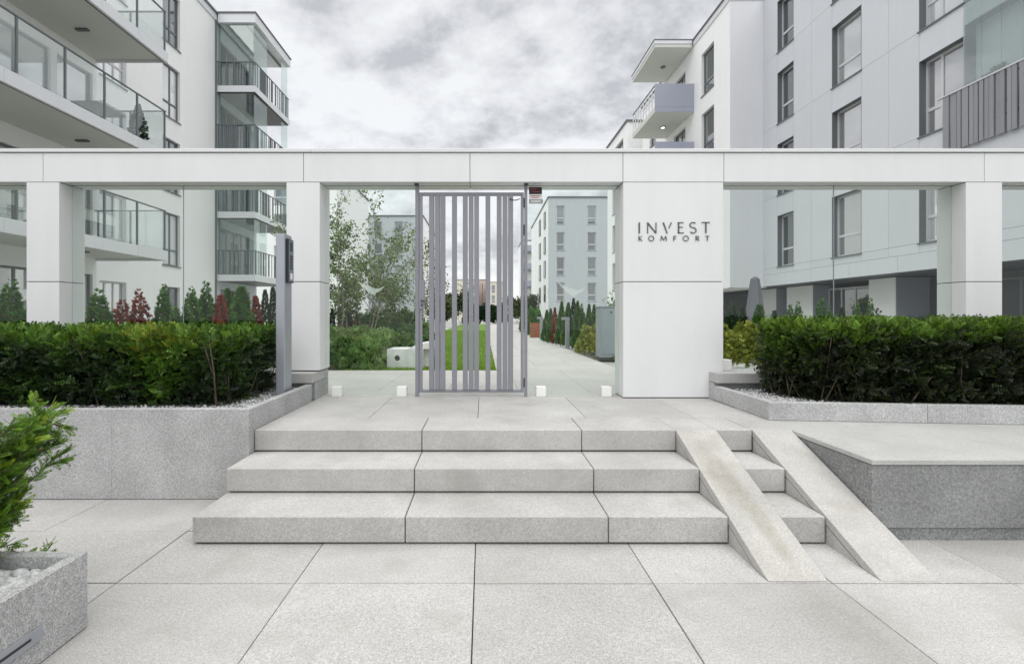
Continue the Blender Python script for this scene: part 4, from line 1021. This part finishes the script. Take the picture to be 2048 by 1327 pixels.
right_row = [('d', 1, 1468, 597, 9.8, 26, 'broad dark conifer right beside the widest pillar'),
             ('d', 0, 1489, 612, 10.0, 15, 'narrow dark conifer left of the closed parasol'),
             ('g', 1, 1514, 606, 9.6, 18, 'green conifer standing before the closed parasol'),
             ('d', 0, 1548, 618, 8.2, 13, 'small dark conifer over the left end of the right hedge'),
             ('g', 2, 1575, 605, 8.0, 18, 'green conifer peeping over the hedge before the first pier'),
             ('g', 2, 1603, 598, 7.9, 16, 'pointed conifer peeping over the hedge near the wide pale pier'),
             ('g', 0, 1640, 588, 7.8, 20, 'brightest conifer peeping over the hedge left of the glass joint'),
             ('g', 2, 1663, 610, 8.0, 12, 'thin conifer at the joint of the right glass'),
             ('d', 0, 1690, 612, 8.0, 12, 'small conifer between the glass joint and the pale pier'),
             ('g', 2, 1713, 600, 7.8, 14, 'blue-green conifer before the ground-floor doors'),
             ('g', 2, 1737, 592, 7.8, 15, 'tall conifer before the edge of the pale pier'),
             ('d', 1, 1756, 612, 7.9, 18, 'dark conifer in front of the pale pier'),
             ('d', 0, 1870, 622, 7.6, 12, 'tiny dark conifer left of the right pillar')]
for k, vi, px, ty, Y, hw, lb_ in right_row: conifer(k, vi, px, ty, Y, hw, lb_, GR)
GP = 'conifers lining the path behind the gate'
path_row = [('d', 0, 1199, 616, 11.5, 9, 'dark conifer touching the grey cabinet'), ('g', 1, 1187, 607, 11.8, 9, 'brownish conifer second from the grey cabinet'),
            ('g', 1, 1176, 606, 12.2, 9, 'green conifer third from the grey cabinet'), ('g', 2, 1165, 604, 12.8, 11, 'light conifer above the yellow bush'),
            ('g', 1, 1154, 600, 13.0, 10, 'tall green conifer right of the near bollard'), ('d', 0, 1145, 594, 13.6, 9, 'tallest dark conifer just behind the near bollard'),
            ('g', 1, 1134, 603, 14.0, 10, 'green conifer directly behind the near bollard'), ('g', 1, 1121, 600, 14.6, 9, 'green conifer left of the near bollard'),
            ('r', 0, 1111, 613, 15.2, 7, 'rust red conifer between green ones along the path'), ('g', 1, 1102, 615, 15.8, 8, 'green conifer left of the rust red one'),
            ('g', 1, 1092, 618, 16.6, 8, 'green conifer right of the far bollard'), ('g', 0, 1079, 616, 20.6, 9, 'rounded conifer behind the far bollard'),
            ('g', 1, 1067, 620, 21.5, 7, 'green conifer behind the wooden planter'), ('g', 2, 1058, 624, 22.5, 6, 'furthest green conifer beside the gate post')]
for k, vi, px, ty, Y, hw, lb_ in path_row: conifer(k, vi, px, ty, Y, hw, lb_, GP)
GB = 'conifers at the back of the left shrub bed'
back_row = [('d', 0, 664, 616, 12.0, 9, 'dark conifer behind the shrubs beside the left pillar'), ('r', 0, 681, 613, 12.2, 7, 'dark red conifer at the back of the shrub bed'),
            ('d', 0, 693, 610, 12.5, 9, 'dark conifer between two red ones in the shrub bed'), ('d', 0, 702, 614, 12.8, 7, 'slim dark conifer at the back of the shrub bed'),
            ('r', 0, 714, 620, 12.6, 6, 'smaller red conifer near the young trees')]
for k, vi, px, ty, Y, hw, lb_ in back_row: conifer(k, vi, px, ty, Y, hw, lb_, GB)
pc = conifer('d', 0, 275, 205, 13.6, 14, 'small cypress standing on the middle left balcony', None, 6.18)
for lst in CP.values():
    for p in lst:
        for ch in list(p.children): bpy.data.objects.remove(ch)
        bpy.data.objects.remove(p)

# ------------------------------------------------------------------ shrubs
def mound(name, label, cat, m, cx_, cy_, rx, ry, h, n, size, loc, kind=None, tpl=None, z0=.46, hi=.8):
    t = thing(name, label, cat, loc)
    a = rng.uniform(0, 2 * np.pi, n); rr = np.sqrt(rng.random(n)); x = rr * np.cos(a); y = rr * np.sin(a)
    top = h * np.sqrt(np.clip(1 - rr ** 3, 0, 1)) * (1 + .25 * np.sin(9 * x + 2) * np.cos(8 * y) + .12 * np.sin(23 * x) * np.sin(19 * y))
    z = top * rng.uniform(.25, 1.0, n) ** .45
    P = np.column_stack([cx_ + rx * x, cy_ + ry * y, z0 + z])
    d = np.column_stack([x * .6, y * .6, np.full(n, .7)]) + rng.normal(0, .5, (n, 3))
    tint = np.clip(rng.random(n) * hi * .8 + .2 * np.sin(6 * x + 3) * np.cos(5 * y), 0, hi); tint = np.where(rng.random(n) < .03, 1, tint)
    scatter('foliage', m, t, P, d, rng.uniform(.7, 1.3, n) * size, tpl or tpl_fan(4, 110, .16), tint)
    return t
n = 14000
x = rng.uniform(-4.6, -.95, n); y = rng.uniform(7.85, 12.2, n)
hgt = (.42 + .10 * (y - 8) / 3) * (1 + .25 * np.sin(2.7 * x) * np.cos(2.1 * y) + .12 * np.sin(7 * x + 3 * y))
edge = np.clip((y - 7.82) / .35, .2, 1) * np.clip((-(x + .95)) / .5, .12, 1); keep = (x < -1.62) | (y > 9.1)
keep &= (x < -1.2 - .05 * (y - 8)); hgt *= edge
P = np.column_stack([x, y, .46 + hgt * rng.uniform(.2, 1, n) ** .4])[keep]; n = len(P)
tint = np.clip(.2 + .35 * rng.random(n) + .35 * np.sin(1.9 * P[:, 0] + 1.3 * P[:, 1]) , 0, .78); tint = np.where(rng.random(n) < .015, 1, tint)
o = scatter('shrubbery', BUSH, None, P, np.column_stack([rng.normal(0, .6, n), rng.normal(-.25, .5, n), np.full(n, .8)]), rng.uniform(.07, .15, n), tpl_fan(5, 120, .13), tint)
props(o, 'dense low green shrub bed left of the lawn', kind='stuff')
mound('yellow_bush', 'low yellow-green spirea bush beside the grey cabinet', 'bush', BUSHY, 2.62, 11.2, .42, 1.5, .58, 2600, .085, (2.6, 11.2, .46))
mound('yellow_bush', 'yellow-green bush between the widest pillar and the right hedge', 'bush', BUSHY, 4.25, 7.9, .75, .8, .66, 3600, .07, (4.25, 7.9, .46))
mound('flowering_shrub', 'white-flecked shrub growing behind the grey cabinet', 'bush', LEAF, 3.05, 11.4, .35, .4, 1.28, 700, .07, (3.0, 11.4, .46), tpl=tpl_leaf(.6))
mound('dark_hedge', 'dark clipped hedge closing the far end of the lawn', 'hedge', THUJAD, .3, 54.5, 2.6, 1.0, 1.75, 3500, .28, (.3, 54.5, .46))
mound('shrub', 'mixed green and rusty shrub under the young trees', 'bush', BUSH, -2.5, 13.2, 1.25, .7, .95, 2600, .11, (-2.5, 13.2, .46), hi=1.0)
mound('shrub', 'green hedge-like shrub on the far side of the path', 'bush', THUJA, 2.6, 27, .5, 4.0, 1.15, 2600, .16, (2.6, 27, .46))

# ------------------------------------------------------------------ trees
def tree(label, px, Y, topy, spread, n_stems, leaves, m, lsize, seed, cat='tree', z0=.46, bark=TWIG, bushy=.5, name='young_tree', thick=1.0):
    rr = random.Random(seed); H = CAMZ + (632 - topy) / 985 * Y - z0; X = U(px, Y)
    t = thing(name, label, cat, (X, Y, z0)); mb = MB(); ends = []
    def br(p, d, l, r, dep):
        st_ = 4; prev = p.copy()
        for i in range(st_):
            d = (d + Vector((rr.gauss(0, .13), rr.gauss(0, .13), rr.gauss(.05, .05)))).normalized(); q = prev + d * (l / st_)
            mb.tube(prev, q, r * (1 - i * .18), r * (1 - (i + 1) * .18), 5)
            if dep >= 1 or i >= 2:
                for _ in range(3): ends.append((prev.lerp(q, rr.random()), d))
            if dep < 3 and i >= (1 if dep == 0 else 0):
                for _ in range(2 if rr.random() < bushy else 1):
                    sd_ = Vector((rr.gauss(0, 1), rr.gauss(0, 1), rr.gauss(.35, .4))).normalized()
                    br(q.copy(), (d * .8 + sd_ * .8 * spread).normalized(), l * rr.uniform(.32, .55), r * .5, dep + 1)
            prev = q
    for k_ in range(n_stems):
        a = 6.28 * k_ / max(1, n_stems) + rr.random()
        br(Vector((X, Y, z0)), Vector((math.cos(a) * .28 * spread * (n_stems > 1), math.sin(a) * .28 * spread * (n_stems > 1), 1)).normalized(), H * rr.uniform(.52, .68), .014 * H / 3 * thick, 0)
    o = mb.build('trunk', bark, t, normals=False)
    E = np.array([e_[0][:] for e_ in ends]); 
    idx = rng.integers(0, len(E), leaves); P = E[idx] + rng.normal(0, lsize * .8, (leaves, 3))
    tint = np.clip(rng.random(leaves) * .8, 0, 1)
    P = P[P[:, 2] > z0 + .25]; tint = tint[:len(P)]
    scatter('crown', m, t, P, rng.normal(size=(len(P), 3)) + [0, 0, .25], rng.uniform(.7, 1.3, len(P)) * lsize, tpl_leaf(.5), tint)
    return t
tree('tall young multi-stemmed tree rising left of the gate', 735, 10.2, 400, 1.2, 3, 2600, LEAF, .068, 3, bushy=.45)
tree('leaning young tree half hidden by the left pillar', 672, 9.0, 395, .8, 2, 2200, LEAF, .06, 12, bushy=.3)
tree('dense light young tree nearest the gate post', 803, 12.4, 470, 1.2, 3, 2600, LEAF, .068, 21, bushy=.45)
tree('young yellowing tree in the middle of the shrub bed', 700, 12.0, 500, 1.0, 3, 3600, LEAF, .07, 33, bushy=.45)
tree('slender sapling seen through the gate beside its lock', 852, 14.0, 505, .55, 2, 700, LEAF, .06, 41, bushy=.3)
for i, (px, Y, ty, lb_) in enumerate(((905, 46, 580, 'rounded tree beyond the lawn left of the gate centre'), (921, 60, 578, 'second green tree beyond the lawn before the cream block'),
                                      (1064, 66, 585, 'green tree before the distant stacked balconies'), (1034, 60, 590, 'tree beyond the path seen past the gate hinge'), (884, 40, 600, 'dark tree behind the gate slats on the left'), (1001, 90, 606, 'small tree before the distant cream block'))):
    tree(lb_, px, Y, ty, 1.1, 2, 2200, FARLEAF, .30, 60 + i, bushy=.6, name='tree', bark=TRUNK, thick=1.6)

# ------------------------------------------------------------------ garden furniture
bn = thing('concrete_bench', 'pale cast concrete bench with round holes on the lawn edge', 'bench', (-1.2, 8.4, .48))
def benchblock(x0, x1, y0, y1, z1, hx):
    mb = MB(); n_ = 18; r_ = .048; zc = .47 + (z1 - .47) * .55
    ring = [(hx + r_ * math.cos(2*math.pi*i/n_), zc + r_ * math.sin(2*math.pi*i/n_)) for i in range(n_)]
    def bd(i):
        a = 2 * math.pi * i / n_; c, s_ = math.cos(a), math.sin(a)
        kx = ((x1 - hx) if c > 0 else (hx - x0)) / max(1e-6, abs(c)); kz = ((z1 - zc) if s_ > 0 else (zc - .47)) / max(1e-6, abs(s_)); k_ = min(kx, kz)
        return (hx + c * k_, zc + s_ * k_)
    out = [bd(i) for i in range(n_)]
    for i in range(n_):
        j = (i + 1) % n_
        mb.quad((out[i][0], y0, out[i][1]), (out[j][0], y0, out[j][1]), (ring[j][0], y0, ring[j][1]), (ring[i][0], y0, ring[i][1]))
        mb.quad((ring[i][0], y0, ring[i][1]), (ring[j][0], y0, ring[j][1]), (ring[j][0], y0 + .2, ring[j][1]), (ring[i][0], y0 + .2, ring[i][1]))
    mb.f.append(tuple(len(mb.v) - 0 + i for i in range(n_))); mb.v += [(p[0], y0 + .2, p[1]) for p in ring]
    mb.quad((x0, y0, z1), (x1, y0, z1), (x1, y1, z1), (x0, y1, z1)); mb.quad((x0, y0, .47), (x0, y1, .47), (x0, y1, z1), (x0, y0, z1))
    mb.quad((x1, y0, .47), (x1, y1, .47), (x1, y1, z1), (x1, y0, z1)); mb.quad((x0, y1, .47), (x1, y1, .47), (x1, y1, z1), (x0, y1, z1))
    # corner fillers of the front face
    for (cx_, cz_) in ((x0, .47), (x1, .47), (x0, z1), (x1, z1)):
        pts = sorted(out, key=lambda p: (p[0] - cx_) ** 2 + (p[1] - cz_) ** 2)
        pa = min((p for p in out if abs(p[0] - cx_) < 1e-5), key=lambda p: abs(p[1] - cz_), default=pts[0]); pb = min((p for p in out if abs(p[1] - cz_) < 1e-5), key=lambda p: abs(p[0] - cx_), default=pts[1])
        b = len(mb.v); mb.v += [(cx_, y0, cz_), (pa[0], y0, pa[1]), (pb[0], y0, pb[1])]; mb.f.append((b, b+1, b+2))
    return mb.build('bench_block', BENCHM, bn, normals=False)
benchblock(-1.60, -1.27, 8.15, 8.75, .80, -1.43)
benchblock(-1.268, -1.0, 8.15, 8.75, .80, -1.06)
MB().sweep([(-1.27, 8.2, .802), (-1.10, 8.2, .88), (-.78, 8.2, .93), (-.78, 8.2, .80), (-.98, 8.2, .802)],
           [(-1.27, 8.8, .802), (-1.10, 8.8, .88), (-.78, 8.8, .93), (-.78, 8.8, .80), (-.98, 8.8, .802)]).build('seat_curve', BENCHM, bn)
MB().sweep([(-.998, 8.3, .47), (-.998, 8.3, .80), (-.80, 8.3, .798), (-.80, 8.3, .72), (-.90, 8.3, .60), (-.93, 8.3, .47)],
           [(-.998, 8.7, .47), (-.998, 8.7, .80), (-.80, 8.7, .798), (-.80, 8.7, .72), (-.90, 8.7, .60), (-.93, 8.7, .47)]).build('leg', BENCHM, bn)

cb_ = thing('utility_cabinet', 'slate grey metal utility cabinet beside the path', 'cabinet', (2.55, 9.9, .47))
bx('body', CABM, cb_, 2.30, 9.70, .53, 2.85, 10.1, 1.52, bevel=.004)
bx('plinth', STEELD, cb_, 2.32, 9.72, .47, 2.83, 10.08, .529)
bx('lid', CABM, cb_, 2.285, 9.685, 1.521, 2.865, 10.115, 1.545, bevel=.003)
dr = bx('door', CABM, cb_, 2.325, 9.690, .60, 2.825, 9.699, 1.49)
bx('lock', STEELD, dr, 2.50, 9.684, 1.40, 2.525, 9.6895, 1.44)
def bollard(x, Y, label):
    t = thing('bollard_lamp', label, 'bollard', (x, Y, .49), 'bollard lamps along the path')
    bx('post', ALU, t, x, Y, .485, x + .11, Y + .08, 1.25, bevel=.003)
    hd = bx('lamp_head', ALU, t, x - .10, Y - .005, 1.251, x + .112, Y + .085, 1.315, bevel=.003)
    bx('lens', CLAMP, hd, x - .09, Y + .01, 1.244, x - .01, Y + .07, 1.250)
bollard(2.20, 13.2, 'nearer pale metal bollard lamp beside the path')
bollard(2.03, 17.7, 'farther pale metal bollard lamp next to the wooden planter')
wp = thing('wooden_planter', 'red-brown slatted wooden planter box at the path edge', 'planter', (2.05, 19.9, .49))
bx('liner', BLACK, wp, 1.92, 19.68, .49, 2.22, 20.0, 1.06)
for k in range(7):
    bx('slat', WOOD, wp, 1.89, 19.65, .50 + k * .084, 2.25, 19.675, .574 + k * .084)
    bx('slat', WOOD, wp, 1.885, 19.676, .50 + k * .084, 1.91, 20.02, .574 + k * .084)

pa = thing('parasol', 'closed dark grey parasol standing before the right building', 'parasol', (7.0, 12.6, .46))
PXc, PYc = U(1510, 12.6), 12.6
MB().tube((PXc, PYc, .46), (PXc, PYc, 2.36), .025).build('pole', STEELD, pa)
mb = MB(); n_ = 12
lv = [(2.36, .02), (2.30, .085), (2.0, .12), (1.6, .16), (1.2, .20), (.95, .22)]
rings = [[(PXc + r_ * (1 + .22 * (i % 2)) * math.cos(2*math.pi*i/n_), PYc + r_ * (1 + .22 * (i % 2)) * math.sin(2*math.pi*i/n_), z) for i in range(n_)] for z, r_ in lv]
b = 0
for rg in rings: mb.v += rg
for k in range(len(lv) - 1):
    for i in range(n_): mb.f.append((k*n_ + i, k*n_ + (i+1) % n_, (k+1)*n_ + (i+1) % n_, (k+1)*n_ + i))
mb.f.append(tuple(range(n_))); mb.build('canopy', CANVAS, pa)
bx('base', STEELD, pa, PXc - .25, PYc - .25, .44, PXc + .25, PYc + .25, .50)
